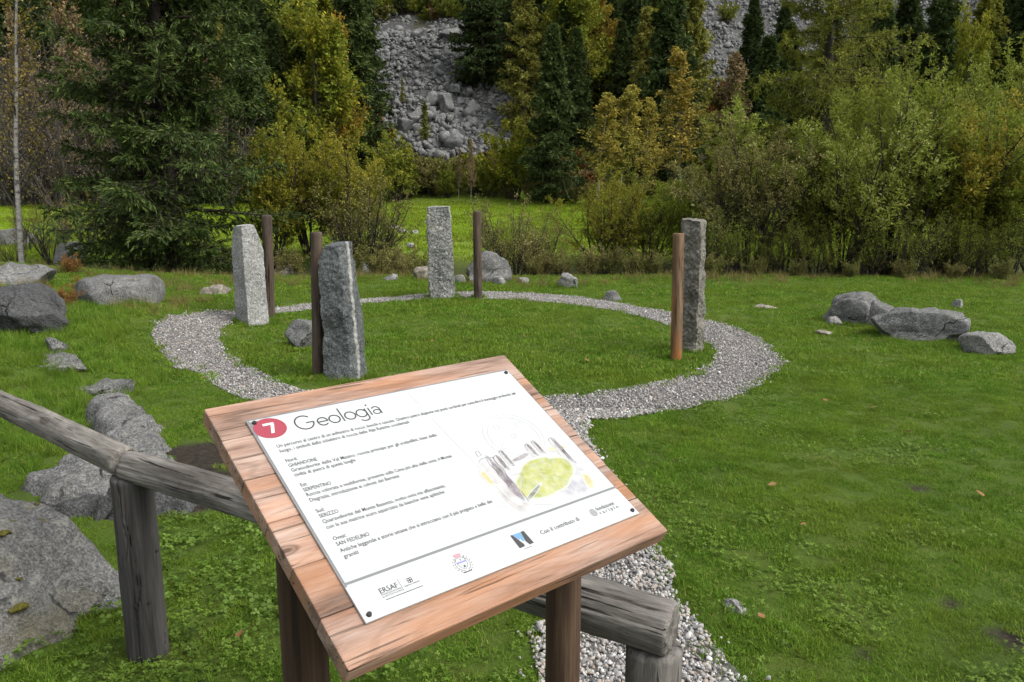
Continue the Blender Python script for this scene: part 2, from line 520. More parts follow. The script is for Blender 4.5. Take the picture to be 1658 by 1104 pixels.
GR = np.random.default_rng(5)
grass_m = leaf_mat('grass_blades', [(.0, (.044, .092, .009)), (.4, (.072, .140, .013)), (.72, (.104, .176, .020)), (.92, (.22, .195, .065))], .4, patch=(.105, .150, .017), vary=.22, scale=.8, spec=.08, gain=1.5)
meadow_m = leaf_mat('meadow_grass', [(.0, (.115, .185, .009)), (.5, (.15, .23, .013)), (1., (.20, .24, .024))], .35, patch=(.12, .14, .02), vary=.3, scale=.3, spec=.05)
dry_m = leaf_mat('dry_grass', [(.0, (.07, .08, .018)), (.5, (.14, .12, .04)), (1., (.22, .17, .07))], .3, vary=.3, scale=.8)
clover_m = leaf_mat('clover_leaves', [(.0, (.055, .10, .010)), (.6, (.088, .145, .016)), (1., (.13, .185, .035))], .3, vary=.25, scale=2., spec=.15)
weed_m = leaf_mat('weed_leaves', [(.0, (.040, .075, .010)), (.6, (.07, .12, .016)), (1., (.11, .165, .03))], .3, vary=.3, scale=2., spec=.15)
P_near = [blades(GR, 170, .085, .010, .029, .0040, 1.1, grass_m, 4) for _ in range(4)]
P_clov = [rosette(GR, 26, .085, .020, .009, clover_m) for _ in range(2)]
P_far = [blades(GR, 56, .11, .014, .040, .010, .9, grass_m, 3) for _ in range(3)]
P_long = [blades(GR, 60, .09, .06, .17, .005, .9, grass_m, 4) for _ in range(2)]
P_dry = [blades(GR, 45, .12, .08, .26, .006, .8, dry_m, 4) for _ in range(2)]
P_mead = [blades(GR, 34, .30, .03, .09, .03, .8, meadow_m, 3) for _ in range(2)]
P_weed = [rosette(GR, 16, .10, .045, .019, weed_m, 3) for _ in range(2)]

def grid_pts(x0, x1, y0, y1, den, rng):
    n = int((x1 - x0) * (y1 - y0) * den)
    return rng.uniform(x0, x1, n), rng.uniform(y0, y1, n)

def infov(x, y, pad=1.7):
    return np.abs(x) < .66 * y + pad

def euler(n, rng, tilt=.12):
    return np.stack([rng.normal(0, tilt, n), rng.normal(0, tilt, n), rng.uniform(0, 6.283, n)], -1)

def lay(lst):
    x = np.concatenate([a[0] for a in lst])
    y = np.concatenate([a[1] for a in lst])
    s = np.concatenate([a[2] for a in lst])
    i = np.concatenate([a[3] for a in lst])
    return np.stack([x, y, H(x, y)], -1), euler(len(x), GR), s, i

L = []
# near lawn
x, y = grid_pts(-6, 6, 1.2, 7.2, 190, GR)
k = infov(x, y) & (path_depth(x, y) < -.005) & (soil(x, y) < .5 + .3 * GR.random(len(x)))
x, y = x[k], y[k]
cl = n2(x, y, 1.6, 11.) + .45 * GR.normal(size=len(x))
idx = np.where(cl > .78, 4 + GR.integers(0, 2, len(x)), GR.integers(0, 4, len(x)))
L.append((x, y, GR.uniform(.65, 1.05, len(x)) * (1 + .3 * n2(x, y, 1.1, 4.)), idx))
# a few tufts leaning into the gravel edge
x, y = grid_pts(-5, 5, 1.2, 7.2, 90, GR)
pd = path_depth(x, y)
k = infov(x, y) & (pd > -.03) & (pd < .03) & (n2(x, y, 3., 1.) > -.1)
L.append((x[k], y[k], GR.uniform(.7, 1.2, k.sum()), GR.integers(0, 4, k.sum())))
# farther lawn
x, y = grid_pts(-12, 12, 6.8, 15.6, 120, GR)
k = infov(x, y) & (path_depth(x, y) < -.01)
x, y = x[k], y[k]
L.append((x, y, GR.uniform(.65, 1.1, len(x)) * (1 + .35 * n2(x, y, .8, 4.)), 6 + GR.integers(0, 3, len(x))))
# long grass: mound on the left, lawn edge, round rocks
x, y = grid_pts(-6, -2.2, 4.6, 9.5, 110, GR)
k = infov(x, y) & (-x > 2.9 + .12 * (y - 5) + .2 * n2(x, y, 1.5)) & (path_depth(x, y) < -.25) & (soil(x, y) < .4)
L.append((x[k], y[k], GR.uniform(.35, .85, k.sum()), 9 + GR.integers(0, 2, k.sum())))
x, y = grid_pts(-12, 12, 13.2, 17.5, 11, GR)
k = infov(x, y, 2) & (n2(x, y, .5, 8.) + sm(13.2, 15.2, y) > .55)
L.append((x[k], y[k], GR.uniform(.35, .95, k.sum()), 11 + GR.integers(0, 2, k.sum())))
x, y = grid_pts(-9, -4, 9, 14, 22, GR)
k = infov(x, y, 1) & (n2(x, y, .7, 3.) > .15)
L.append((x[k], y[k], GR.uniform(.35, .9, k.sum()), 11 + GR.integers(0, 2, k.sum())))
for px, py, rr_ in ((410, 527, .22), (434, 515, .08), (557, 617, .22), (513, 610, .09), (716, 483, .22), (774, 484, .07), (1120, 571, .15), (1097, 585, .08), (487, 562, .22), (1385, 524, .38), (1500, 552, .5), (1595, 572, .34), (1430, 528, .22), (197, 492, .6), (917, 464, .2)):
    p = G(px, py)
    n_ = int(30 + 120 * rr_)
    a_ = GR.uniform(0, 6.283, n_)
    r_ = rr_ * GR.uniform(.85, 1.25, n_)
    L.append((p[0] + r_ * np.cos(a_), p[1] + .12 + r_ * np.sin(a_), GR.uniform(.25, .6, n_), 9 + GR.integers(0, 2, n_)))
P, rt, s, i = lay(L)
scatter('lawn_grass', P, rt, s, i, P_near + P_clov + P_far + P_long + P_dry, kind='stuff', label='short green lawn grass with clover growing over the meadow floor', category='grass')
# meadow behind
x, y = grid_pts(-40, 40, 18.4, 48.5, 12, GR)
k = infov(x, y, 2)
x, y = x[k], y[k]
P, rt, s, i = lay([(x, y, GR.uniform(.6, 1.3, len(x)), GR.integers(0, 2, len(x)))])
scatter('meadow_grass', P, rt, s, i, P_mead, kind='stuff', label='bright green meadow grass beyond the shrubs', category='grass')
# weeds near the fence
x, y = grid_pts(-3.2, .2, 1.4, 5.2, 46, GR)
k = infov(x, y) & (path_depth(x, y) < -.1) & (soil(x, y) < .75) & (n2(x, y, 1.3, 2.) + .55 * sm(1.0, 2.4, -x) + .3 * GR.normal(size=len(x)) > .35)
x2, y2 = grid_pts(.9, 4, 1.6, 5.2, 30, GR)
k2 = infov(x2, y2) & (n2(x2, y2, 1.2, 6.) > .35)
P, rt, s, i = lay([(x[k], y[k], GR.uniform(.5, 1.15, k.sum()), GR.integers(0, 2, k.sum())), (x2[k2], y2[k2], GR.uniform(.3, .55, k2.sum()), GR.integers(0, 2, k2.sum()))])
scatter('ground_weeds', P, rt, s, i, P_weed, kind='stuff', label='broad leaved green weeds round the log fence post', category='weeds')

# ------------------------------------------------------------------ rocks
def ico(sub):
    bm = bmesh.new()
    bmesh.ops.create_icosphere(bm, subdivisions=sub, radius=1)
    Vv = np.array([v.co for v in bm.verts])
    Ff = np.array([[v.index for v in f.verts] for f in bm.faces])
    bm.free()
    return Vv, Ff
ICO = {s: ico(s) for s in (2, 3, 4, 5)}

def rock_shape(dims, seed, sub=4, planes=14, rough=.05, flat=.55, dmin=.42, top=None):
    rng = np.random.default_rng(seed)
    Vv, Ff = ICO[sub]
    Vv = Vv.copy()
    for k in range(planes):
        n = unit(rng.normal(size=3) * np.array([1, 1, flat]))
        d = dmin + (.88 - dmin) * rng.random() ** .8
        Vv -= np.maximum(0, Vv @ n - d)[:, None] * n * .97
    if top is not None:
        n = unit(np.array([rng.normal() * .12, -.10 + rng.normal() * .08, 1.]))
        Vv -= np.maximum(0, Vv @ n - top)[:, None] * n * .97
    dims = np.asarray(dims, float)
    W = Vv * dims * .5
    s = dims.mean()
    nrm = unit(Vv / dims)
    Q = W / s * 2.4 + seed
    f1 = fbm(Q, 5, .55)
    rid = 1 - np.abs(noise(Q * 1.7 + 9)) * 2
    ang = np.round(noise(Q * 2.6 + 31) * 2.5) / 2.5          # stepped breaks
    W = W + nrm * (s * rough * (f1 + .5 * rid + .55 * ang))[:, None]
    return W, Ff

def pebbles(n, seed, mat, flat=.55):
    out = []
    for k in range(n):
        W, Ff = rock_shape((1, .78, flat), seed + k, 2, 12, .03, dmin=.3)
        out.append(mesh_np('pebble', W, None, Ff, mat, smooth=False))
    return out

# gravel pebbles
m, nt, b = new_mat('pebbles')
oi = nd(nt, 'ObjectInfo').outputs['Random']
c = ramp(nt, oi, [(.0, (.11, .11, .11)), (.15, (.22, .218, .212)), (.42, (.34, .333, .32)), (.64, (.40, .375, .345)), (.78, (.34, .275, .215)), (.88, (.48, .47, .45)), (1., (.64, .635, .62))])
c = mix(nt, .35, c, ramp(nt, tnoise(nt, nd(nt, 'TexCoord').outputs['Object'], 5, 4), [(.3, .35), (.7, 1.)]), 'MULTIPLY')
nt.links.new(c, b.inputs['Base Color'])
x, y = grid_pts(-.2, 1.2, .6, 6.0, 7500, GR)
k = (path_depth(x, y) > -.035) & infov(x, y)
x1, y1 = x[k], y[k]
s1 = np.exp(GR.normal(-3.9, .36, len(x1)))
x, y = grid_pts(-4.2, 3.0, 5.5, 13.0, 4200, GR)
k = (path_depth(x, y) > -.03)
x2, y2 = x[k], y[k]
s2 = np.exp(GR.normal(-4.12, .34, len(x2)))
x, y = grid_pts(-4.2, 3.0, 1.0, 13.0, 120, GR)     # strays
pd = path_depth(x, y)
k = (pd > -.09) & (pd <= 0)
x3, y3, s3 = x[k], y[k], GR.uniform(.012, .03, k.sum())
x, y, s = [np.concatenate(a) for a in ((x1, x2, x3), (y1, y2, y3), (s1, s2, s3))]
z = H(x, y) + .006 + GR.uniform(0, .014, len(x))
scatter('gravel', np.stack([x, y, z], -1), euler(len(x), GR, .5), s, GR.integers(0, 6, len(x)), pebbles(6, 40, m), kind='stuff', label='loose grey and tan gravel covering the ring path', category='gravel')

rock_grey = rock_mat('rock_grey', (0.053, 0.054, 0.053), (0.203, 0.203, 0.192), lichen=(.26, .26, .23), moss=.2, lich=.5, bstr=1.)
rock_pale = rock_mat('rock_pale', (0.105, 0.104, 0.098), (0.280, 0.276, 0.259), lichen=(.3, .3, .27), lich=.5, bstr=1.)
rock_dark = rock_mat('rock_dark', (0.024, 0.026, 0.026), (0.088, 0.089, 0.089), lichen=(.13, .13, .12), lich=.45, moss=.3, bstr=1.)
rock_moss = rock_mat('rock_mossy', (.058, .058, .055), (.20, .20, .192), lichen=(.27, .265, .225), lich=.5, moss=.95, grain=90, bstr=1., tint=(.12, .105, .06))
rock_tan = rock_mat('rock_tan', (0.094, 0.081, 0.065), (0.250, 0.225, 0.181))

def rock(name, px, py, wpx, h, dep, seed, mat, label, group=None, sub=4, rot=0., planes=14, rough=.045, sink=.3, dmin=.42, Y=None, flat=.55, top=None):
    """px,py: middle of its foot on the ground; wpx its width there; h height above ground; dep depth in metres"""
    p = G(px, py)
    for _ in range(4):
        p = G(px, py, Hs(p[0], p[1]))
    F_ = p[1] * math.cos(PITCH) + (HC - p[2]) * math.sin(PITCH)
    w = wpx * F_ / FPX * 1.15
    hh = h * 1.1 / (1 - sink)
    W, Ff = rock_shape((w, dep, hh * 1.15), seed, sub, planes, rough, dmin=dmin, flat=flat, top=top)
    c_, s_ = math.cos(rot), math.sin(rot)
    o = link(name, mesh_np(name, W, None, Ff, mat), label=label, category='rock')
    y = p[1] + dep * .42
    o.location = (p[0] * y / p[1], y, Hs(p[0], y) + hh * (.5 - sink))
    o.rotation_euler.z = rot
    if group:
        o['group'] = group
    return o

def inside(poly, x, y):
    poly = np.asarray(poly)
    c_ = np.zeros(len(x), bool)
    j = len(poly) - 1
    for i_ in range(len(poly)):
        xi, yi = poly[i_]
        xj, yj = poly[j]
        c_ ^= ((yi > y) != (yj > y)) & (x < (xj - xi) * (y - yi) / (yj - yi + 1e-9) + xi)
        j = i_
    return c_

def sdist(poly, x, y):
    poly = np.asarray(poly, float)
    d = np.full(x.shape, 1e9)
    for k in range(len(poly)):
        a, b_ = poly[k], poly[(k + 1) % len(poly)]
        e = b_ - a
        t = np.clip(((x - a[0]) * e[0] + (y - a[1]) * e[1]) / (e @ e), 0, 1)
        d = np.minimum(d, np.hypot(x - a[0] - t * e[0], y - a[1] - t * e[1]))
    ins = inside(poly, x.ravel(), y.ravel()).reshape(x.shape)
    return np.where(ins, d, -d)

def outcrop(name, poly, hf, mat, label, res=.022, steep=2.2, seed=0, rough=.02, step=.5, sites=9, tilt=.35):
    """bedrock mass: a broken slab surface rising out of the ground inside a footprint"""
    poly = np.asarray(poly, float)
    lo, hi = poly.min(0) - .12, poly.max(0) + .12
    x, y = np.meshgrid(np.arange(lo[0], hi[0], res), np.arange(lo[1], hi[1], res))
    P3 = np.stack([x, y, np.full_like(x, seed * 3.7)], -1)
    d = sdist(poly, x, y) + .05 * fbm(P3 * 5, 3) + .03 * noise(P3 * 17)
    h = hf(x, y)
    rg = np.random.default_rng(seed + 50)
    st = rg.uniform(lo, hi, (sites, 2))
    wx = x + .10 * fbm(P3 * 3 + 40, 3)
    wy = y + .10 * fbm(P3 * 3 + 60, 3)
    near = np.argmin((wx[..., None] - st[:, 0]) ** 2 + (wy[..., None] - st[:, 1]) ** 2, -1)
    gr_ = rg.normal(0, tilt, (sites, 2))
    of_ = rg.normal(0, .05 * step, sites)
    face = of_[near] + gr_[near, 0] * (x - st[near, 0]) + gr_[near, 1] * (y - st[near, 1])
    h = h + np.clip(face, -.6 * h, .6 * h) + rough * fbm(P3 * 4.5 + 9, 5, .6) + .006 * fbm(P3 * 30, 3)
    top_ = np.maximum(h, .01)
    edge = sm(0, 1, np.clip(d, 0, 9) * steep / (top_ + .05)) ** .7
    z = H(x, y) + np.where(d > 0, top_ * edge - .01, np.maximum(d, -.1) * 1.2 - .01)
    # shear the steep flanks a little so they read as broken faces
    x2 = x + .025 * noise(P3 * 8 + 21) * (d < .12)
    y2 = y + .025 * noise(P3 * 8 + 33) * (d < .12)
    keep = d > -.11
    I_ = np.arange(x.size).reshape(x.shape)
    q_ = np.stack([I_[:-1, :-1], I_[:-1, 1:], I_[1:, 1:], I_[1:, :-1]], -1).reshape(-1, 4)
    kq = keep.ravel()[q_].all(1)
    q_ = q_[kq]
    used, inv = np.unique(q_, return_inverse=True)
    c0 = np.array([poly[:, 0].mean(), poly[:, 1].mean(), 0.])
    Vv = np.stack([x2, y2, z], -1).reshape(-1, 3)[used] - c0
    o = link(name, mesh_np(name, Vv, inv.reshape(-1, 4), mat=mat), label=label, category='rock')
    o.location = c0
    return o

# left outcrop and boulders
bb = outcrop('boulder', [(-1.60, 3.12), (-1.66, 3.34), (-1.95, 3.46), (-2.5, 3.55), (-3.4, 3.5), (-3.4, 2.0), (-2.1, 1.95), (-1.88, 2.45), (-1.78, 2.85)], lambda x, y: .40 + .10 * sm(1.9, 2.6, -x) - .05 * sm(2.9, 2.3, y), rock_moss, 'large pale grey boulder with moss tufts beside the log fence post', steep=1.6, seed=4, rough=.022, step=1., sites=16, tilt=.22)
moss_m = leaf_mat('moss', [(.0, (.022, .022, .005)), (.5, (.042, .040, .008)), (1., (.07, .064, .012))], .1, vary=.4, scale=9.)
MR = np.random.default_rng(3)
for k in range(11):
    mx, my = MR.uniform(-2.35, -1.68), MR.uniform(2.6, 3.4)
    W, Ff = rock_shape((.085, .06, .016), 900 + k, 4, 3, .16, dmin=.6)
    sc_ = MR.uniform(.3, 1.0)
    dv = bb.data.vertices
    cov = np.empty(len(dv) * 3, np.float32)
    dv.foreach_get('co', cov)
    cov = cov.reshape(-1, 3)
    vi = np.argmin((cov[:, 0] + bb.location.x - mx) ** 2 + (cov[:, 1] + bb.location.y - my) ** 2)
    if cov[vi, 2] < .1:
        continue
    o = link('moss_cushion', mesh_np('moss_cushion', W * sc_, None, Ff, moss_m), bb)
    o.location = cov[vi] + np.array([0, 0, .003])
    o.rotation_euler.z = MR.uniform(0, 6.28)
PX_SLAB = [(140, 652), (205, 645), (252, 672), (276, 700), (266, 722), (290, 748), (300, 788), (200, 800), (62, 800), (36, 765), (108, 742), (148, 705)]
outcrop('outcrop_rock', [G(a, b_, .10)[:2] for a, b_ in PX_SLAB], lambda x, y: .075 + .03 * sm(4.2, 5.2, y), rock_grey, 'flat grey rock slab beside the bare dark soil patch', steep=2.2, seed=2, rough=.012, step=.7, sites=22, tilt=.22)
rock('outcrop_rock', 108, 612, 90, .13, .5, 25, rock_grey, 'low jagged outcrop rock at the edge of the grassy mound', rot=-.35, top=.5, sub=5, sink=.4)
rock('outcrop_rock', 176, 652, 86, .12, .6, 23, rock_grey, 'narrow grey outcrop rock just behind the flat slab', rot=-.6, top=.45, sub=5, sink=.4)
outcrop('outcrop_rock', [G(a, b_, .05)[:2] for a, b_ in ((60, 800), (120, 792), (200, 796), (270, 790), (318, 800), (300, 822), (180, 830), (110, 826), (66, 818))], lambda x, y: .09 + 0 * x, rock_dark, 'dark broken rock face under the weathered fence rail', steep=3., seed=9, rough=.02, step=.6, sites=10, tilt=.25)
rock('rock', 92, 578, 34, .12, .2, 29, rock_grey, 'small upright grey rock in front of the dark block')
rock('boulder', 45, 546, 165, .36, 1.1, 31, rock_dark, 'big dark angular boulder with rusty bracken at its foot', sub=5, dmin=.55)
rock('boulder', 30, 464, 140, .26, 1.2, 33, rock_grey, 'flat topped grey boulder behind the dark angular one')
rock('boulder', 197, 496, 132, .30, 1.1, 38, rock_grey, 'rounded grey dome boulder in the grass near the spruce', sub=5, rough=.03, dmin=.74)
rock('rock', 352, 479, 46, .12, .4, 37, rock_tan, 'small low brownish rock in the grass left of the pale standing stone')
rock('rock', 286, 598, 20, .03, .12, 39, rock_pale, 'tiny pale stone in the lawn left of the gravel')
rock('rock', 463, 446, 50, .20, .5, 41, rock_tan, 'pale low boulder at the lawn edge behind the round post')
rock('rock', 487, 566, 60, .25, .42, 43, rock_grey, 'grey rock in the ring lawn behind the dark standing stone')
rock('boulder', 790, 459, 100, .42, .9, 48, rock_grey, 'angular grey boulder under the twiggy bush behind the far post', sub=5, dmin=.28)
rock('rock', 688, 452, 36, .18, .4, 47, rock_tan, 'pale rock at the lawn edge left of the far standing stone')
for k, (a, b_, w) in enumerate(((746, 458, 22), (808, 461, 24), (846, 460, 30), (632, 455, 28))):
    rock('rock', a, b_, w, .11, .25, 50 + k, rock_pale, 'small pale stone lying along the back lawn edge', 'stones along the back lawn edge', sub=3)
rock('rock', 917, 467, 44, .20, .35, 60, rock_pale, 'pale wedge shaped rock just beyond the far gravel curve')
rock('rock', 992, 488, 33, .12, .22, 61, rock_grey, 'dark little rock touching the far gravel curve', sub=3)
rock('boulder', 1383, 530, 112, .32, .8, 65, rock_grey, 'split grey boulder at the head of the lawn rock group', sub=5, rough=.05)
rock('boulder', 1428, 533, 74, .28, .5, 64, rock_grey, 'rounded grey lump leaning on the split boulder')
rock('boulder', 1500, 558, 175, .27, .8, 66, rock_grey, 'long sloping grey boulder in the middle of the lawn rock group', sub=5, rot=-.15)
rock('boulder', 1595, 578, 115, .16, .5, 67, rock_pale, 'low pale boulder at the tail of the lawn rock group', rot=-.2)
rock('rock', 1347, 528, 34, .09, .2, 68, rock_pale, 'small pale stone leaning against the split boulder', sub=3)
rock('rock', 1334, 544, 36, .05, .2, 69, rock_tan, 'flat tan stone in the grass before the split boulder', sub=3)
rock('rock', 1552, 499, 20, .10, .18, 70, rock_pale, 'little stone alone in the lawn behind the long boulder', sub=3)
rock('rock', 1237, 500, 50, .05, .14, 71, rock_tan, 'thin flat pale stone lying in the lawn past the gravel ring', sub=3)
rock('rock', 1191, 996, 52, .025, .12, 72, rock_pale, 'flat weathered stone at the gravel edge by the fence end', sub=4, sink=.5)
# rocks on the meadow behind
for k, (a, b_, w, h, lab) in enumerate(((45, 320, 70, .9, 'white grey boulder far out on the meadow behind the birch'), (110, 318, 60, .8, 'grey boulder far out beside the white one'), (205, 322, 80, .7, 'grey boulder half hidden behind the spruce'), (30, 398, 90, .4, 'weathered rock under the leafless shrubs left of the spruce'), (110, 418, 60, .5, 'grey rock at the foot of the shrubs left of the spruce'), (590, 425, 30, .35, 'upright pale rock among the low scrub'), (338, 330, 50, .8, 'pale boulder beyond the spruce trunk'))):
    rock('boulder', a, b_, w, h, h * 1.5, 80 + k, rock_pale if k != 3 else rock_grey, lab, sub=3 if k > 2 else 4)
for k, (a, b_, w) in enumerate(((652, 378, 20), (640, 372, 26), (670, 380, 16), (628, 392, 14), (690, 362, 12), (610, 380, 18), (665, 402, 14), (577, 328, 14), (640, 324, 12))):
    rock('meadow_stone', a, b_, w, .12, .4, 95 + k, rock_pale, 'small pale stone scattered on the bright meadow', 'stones on the meadow', sub=3)

# ------------------------------------------------------------------ scree on the hillside
scree_m = rock_mat('scree', (0.049, 0.051, 0.050), (0.202, 0.202, 0.194), lichen=(.24, .24, .22), lich=.35, grain=14, speck=.3, bstr=.3, cracks=0.)
Z1 = march([585, 640, 760, 775, 850, 850, 800, 705, 635, 600], [45, 28, 30, 120, 170, 235, 262, 262, 232, 150])[:, :2]
Z2 = march([1060, 1120, 1300, 1600, 1600, 1480, 1300, 1100], [60, -60, -90, -60, 90, 150, 190, 120])[:, :2]
SR = np.random.default_rng(11)
attr(ground_me, 'scree', np.maximum(inside(Z1, V_G[:, 0], V_G[:, 1]), inside(Z2, V_G[:, 0], V_G[:, 1])).astype(float))
scree = link('scree_slope', None, kind='structure')
protos = []
for k in range(7):
    W, Ff = rock_shape((1, .85, .7), 300 + k, 3 if k < 2 else 2, 11, .05, dmin=.28)
    protos.append(mesh_np('boulder', W, None, Ff, scree_m, smooth=False))
pts = []
for Z, den in ((Z1, 17.), (Z2, 13.)):
    lo, hi = Z.min(0), Z.max(0)
    x, y = grid_pts(lo[0], hi[0], lo[1], hi[1], den, SR)
    k = inside(Z, x, y)
    pts.append(np.stack([x[k], y[k]], -1))
main_n = len(pts[0])
xy = np.concatenate(pts)
sz = np.exp(SR.normal(-1.12, .48, len(xy)))
sz = np.clip(sz, .16, 1.5)
low = (xy[:, 1] < Z1[:, 1].min() + 6) & (np.arange(len(xy)) < main_n)
sz[low] *= 1.25
z = H(xy[:, 0], xy[:, 1]) + sz * .12
order = np.argsort(-sz * np.where(np.arange(len(xy)) < main_n, 1.4, .8))
for i_ in order[:296]:
    o = link('boulder', protos[i_ % 7], scree)
    o.location = (xy[i_, 0], xy[i_, 1], z[i_])
    o.scale = (sz[i_],) * 3
    o.rotation_euler = SR.uniform(0, 6.28, 3)
rest = order[296:]
scatter('scree_stones', np.stack([xy[rest, 0], xy[rest, 1], z[rest]], -1), SR.uniform(0, 6.28, (len(rest), 3)), sz[rest], SR.integers(0, 7, len(rest)), protos, kind='stuff', label='grey broken scree stones on the steep slope', category='scree')
for px, py, w, h, lab in ((728, 66, 3.4, 2.2, 'tilted slab boulder at the top of the scree'), (722, 188, 2.7, 2.4, 'large flat faced grey block low in the scree'), (655, 225, 2.6, 2.0, 'dark squarish block at the foot of the scree'), (738, 158, 1.8, 1.3, 'pale block resting on the large flat faced block'), (690, 58, 1.5, 1.2, 'pale boulder beside the tilted slab on the scree'), (760, 188, 1.7, 1.0, 'long low block right of the large flat faced block'), (672, 200, 2.2, 2.0, 'broad grey block behind the little larch')):
    p = march(px, py)[0]
    w, h = w * .85, h * .75
    W, Ff = rock_shape((w, w * .8, h), int(px), 4, 18, .025, dmin=.25)
    o = link('scree_block', mesh_np('scree_block', W, None, Ff, scree_m), label=lab, category='rock')
    o.location = (p[0], p[1], p[2] + h * .2)
    if 'tilted' in lab:
        o.rotation_euler = (0, R(-25), R(15))
        o.scale = (1, .9, .6)

# ------------------------------------------------------------------ standing stones
def stone_mesh(name, H_, faces, mat, seed, rough=.012, top=(0, 0), lean=(0, 0), nth=140, nz=110, chip=.02):
    """faces: list of (corner, [(z, scale), ...]) going round; edge k runs from corner k to corner k+1"""
    cs_ = [np.array(f_[0]) for f_ in faces]
    pl = []
    for k_, (c0, prof) in enumerate(faces):
        c1 = cs_[(k_ + 1) % len(cs_)]
        e_v = c1 - cs_[k_]
        n_v = np.array([e_v[1], -e_v[0]]) / np.linalg.norm(e_v)
        dd_ = float(n_v @ cs_[k_])
        pl.append((math.degrees(math.atan2(n_v[1], n_v[0])), [(z_, dd_ * s_) for z_, s_ in prof]))
    faces = pl
    rng = np.random.default_rng(seed)
    th = np.linspace(0, 2 * np.pi, nth, endpoint=False)
    zf = np.concatenate([np.linspace(-.12, 1, nz - 10)])
    zz = zf * H_
    Rm = np.full((len(zz), nth), 9.)
    for az, prof in faces:
        pz, pd_ = zip(*prof)
        d = np.interp(zf, pz, pd_)[:, None]
        a = R(az)
        cs = np.cos(th - a)[None]
        dd = d + chip * noise(np.stack([np.broadcast_to(th[None] * 1.2, Rm.shape), np.broadcast_to(zz[:, None] * 5, Rm.shape), np.full(Rm.shape, seed + az * .1)], -1))
        with np.errstate(divide='ignore', invalid='ignore'):
            r = np.where(cs > .05, dd / cs, 9.)
        Rm = np.minimum(Rm, r)
    rows = [np.stack([Rm[i_] * np.cos(th), Rm[i_] * np.sin(th), np.full(nth, zz[i_])], -1) for i_ in range(len(zz))]
    last = rows[-1]
    for s_ in (.96, .85, .6, .3):
        r_ = last * np.array([s_, s_, 1])
        r_[:, 2] += .012 * (1 - s_)
        rows.append(r_)
    Vv = np.stack(rows)
    x_, y_ = Vv[..., 0].copy(), Vv[..., 1].copy()
    k = np.clip(Vv[..., 2] / H_, 0, 1)
    Vv[..., 2] += (top[0] * x_ + top[1] * y_) * k ** 4
    nrm = unit(np.stack([x_, y_, np.zeros_like(x_) + .02], -1))
    nv = fbm(Vv * 9 + seed, 4, .6) + .6 * fbm(Vv * 45 + seed, 2)
    Vv += nrm * (rough * nv)[..., None]
    Vv[..., 2] += (rough * .7 * fbm(Vv * 12 + seed * 3, 3)) * k ** 6
    Vv[..., 0] += lean[0] * Vv[..., 2]
    Vv[..., 1] += lean[1] * Vv[..., 2]
    nr = Vv.shape[0]
    I_ = np.arange(nr * nth).reshape(nr, nth)
    qd = np.stack([I_[:-1], np.roll(I_[:-1], -1, 1), np.roll(I_[1:], -1, 1), I_[1:]], -1).reshape(-1, 4)
    Vf = np.concatenate([Vv.reshape(-1, 3), Vv[-1].mean(0, keepdims=True)])
    tr = np.stack([I_[-1], np.roll(I_[-1], -1), np.full(nth, nr * nth)], -1)
    me = mesh_np(name, Vf, qd, tr, mat)
    me.set_sharp_from_angle(angle=R(38))
    return me

granite_w = rock_mat('granite_white', (0.137, 0.137, 0.128), (0.347, 0.347, 0.334), lichen=(.22, .20, .14), lich=.35, grain=55, speck=.45, cracks=0.)
granite_dark = rock_mat('granite_dark', (0.031, 0.036, 0.036), (0.122, 0.131, 0.130), lichen=(.17, .18, .175), lich=.3, grain=60, speck=.55, cracks=0.)
granite_far = rock_mat('granite_speckled', (0.077, 0.077, 0.072), (0.270, 0.270, 0.255), lichen=(.25, .24, .15), lich=.4, grain=45, speck=.75, cracks=0.)
serpent = rock_mat('serpentine', (.062, .058, .048), (.20, .188, .160), lichen=(.20, .20, .14), lich=.4, grain=40, speck=.4, cracks=0.)
# white quartz vein on the dark stone: a stripe with its own shape
nt = granite_dark.node_tree
bs = nt.nodes['Principled BSDF']
old = bs.inputs['Base Color'].links[0].from_socket
co = nd(nt, 'TexCoord').outputs['Object']
sx = nd(nt, 'SeparateXYZ', {0: co})
wob = nd(nt, 'Math', {0: tnoise(nt, co, 9, 6, .7), 1: .07}, operation='MULTIPLY').outputs[0]
tgt = nd(nt, 'Math', {0: nd(nt, 'Math', {0: sx.outputs[2], 1: -.052}, operation='MULTIPLY').outputs[0], 1: .172}, operation='ADD').outputs[0]
dv = nd(nt, 'Math', {0: nd(nt, 'Math', {0: nd(nt, 'Math', {0: sx.outputs[0], 1: wob}, operation='ADD').outputs[0], 1: tgt}, operation='SUBTRACT').outputs[0]}, operation='ABSOLUTE').outputs[0]
nt.links.new(mix(nt, ramp(nt, dv, [(.006, .85), (.015, 0.)]), old, (.36, .355, .33)), bs.inputs['Base Color'])

def stone(px, py, me, label, dy=.1):
    p = G(px, py)
    o = link('standing_stone', me, label=label, category='standing stone', group='standing stones of the ring')
    y = p[1] + dy
    o.location = (p[0] * y / p[1], y, Hs(p[0], y))
    o.rotation_euler.z = -math.atan2(p[0], p[1])
    return o
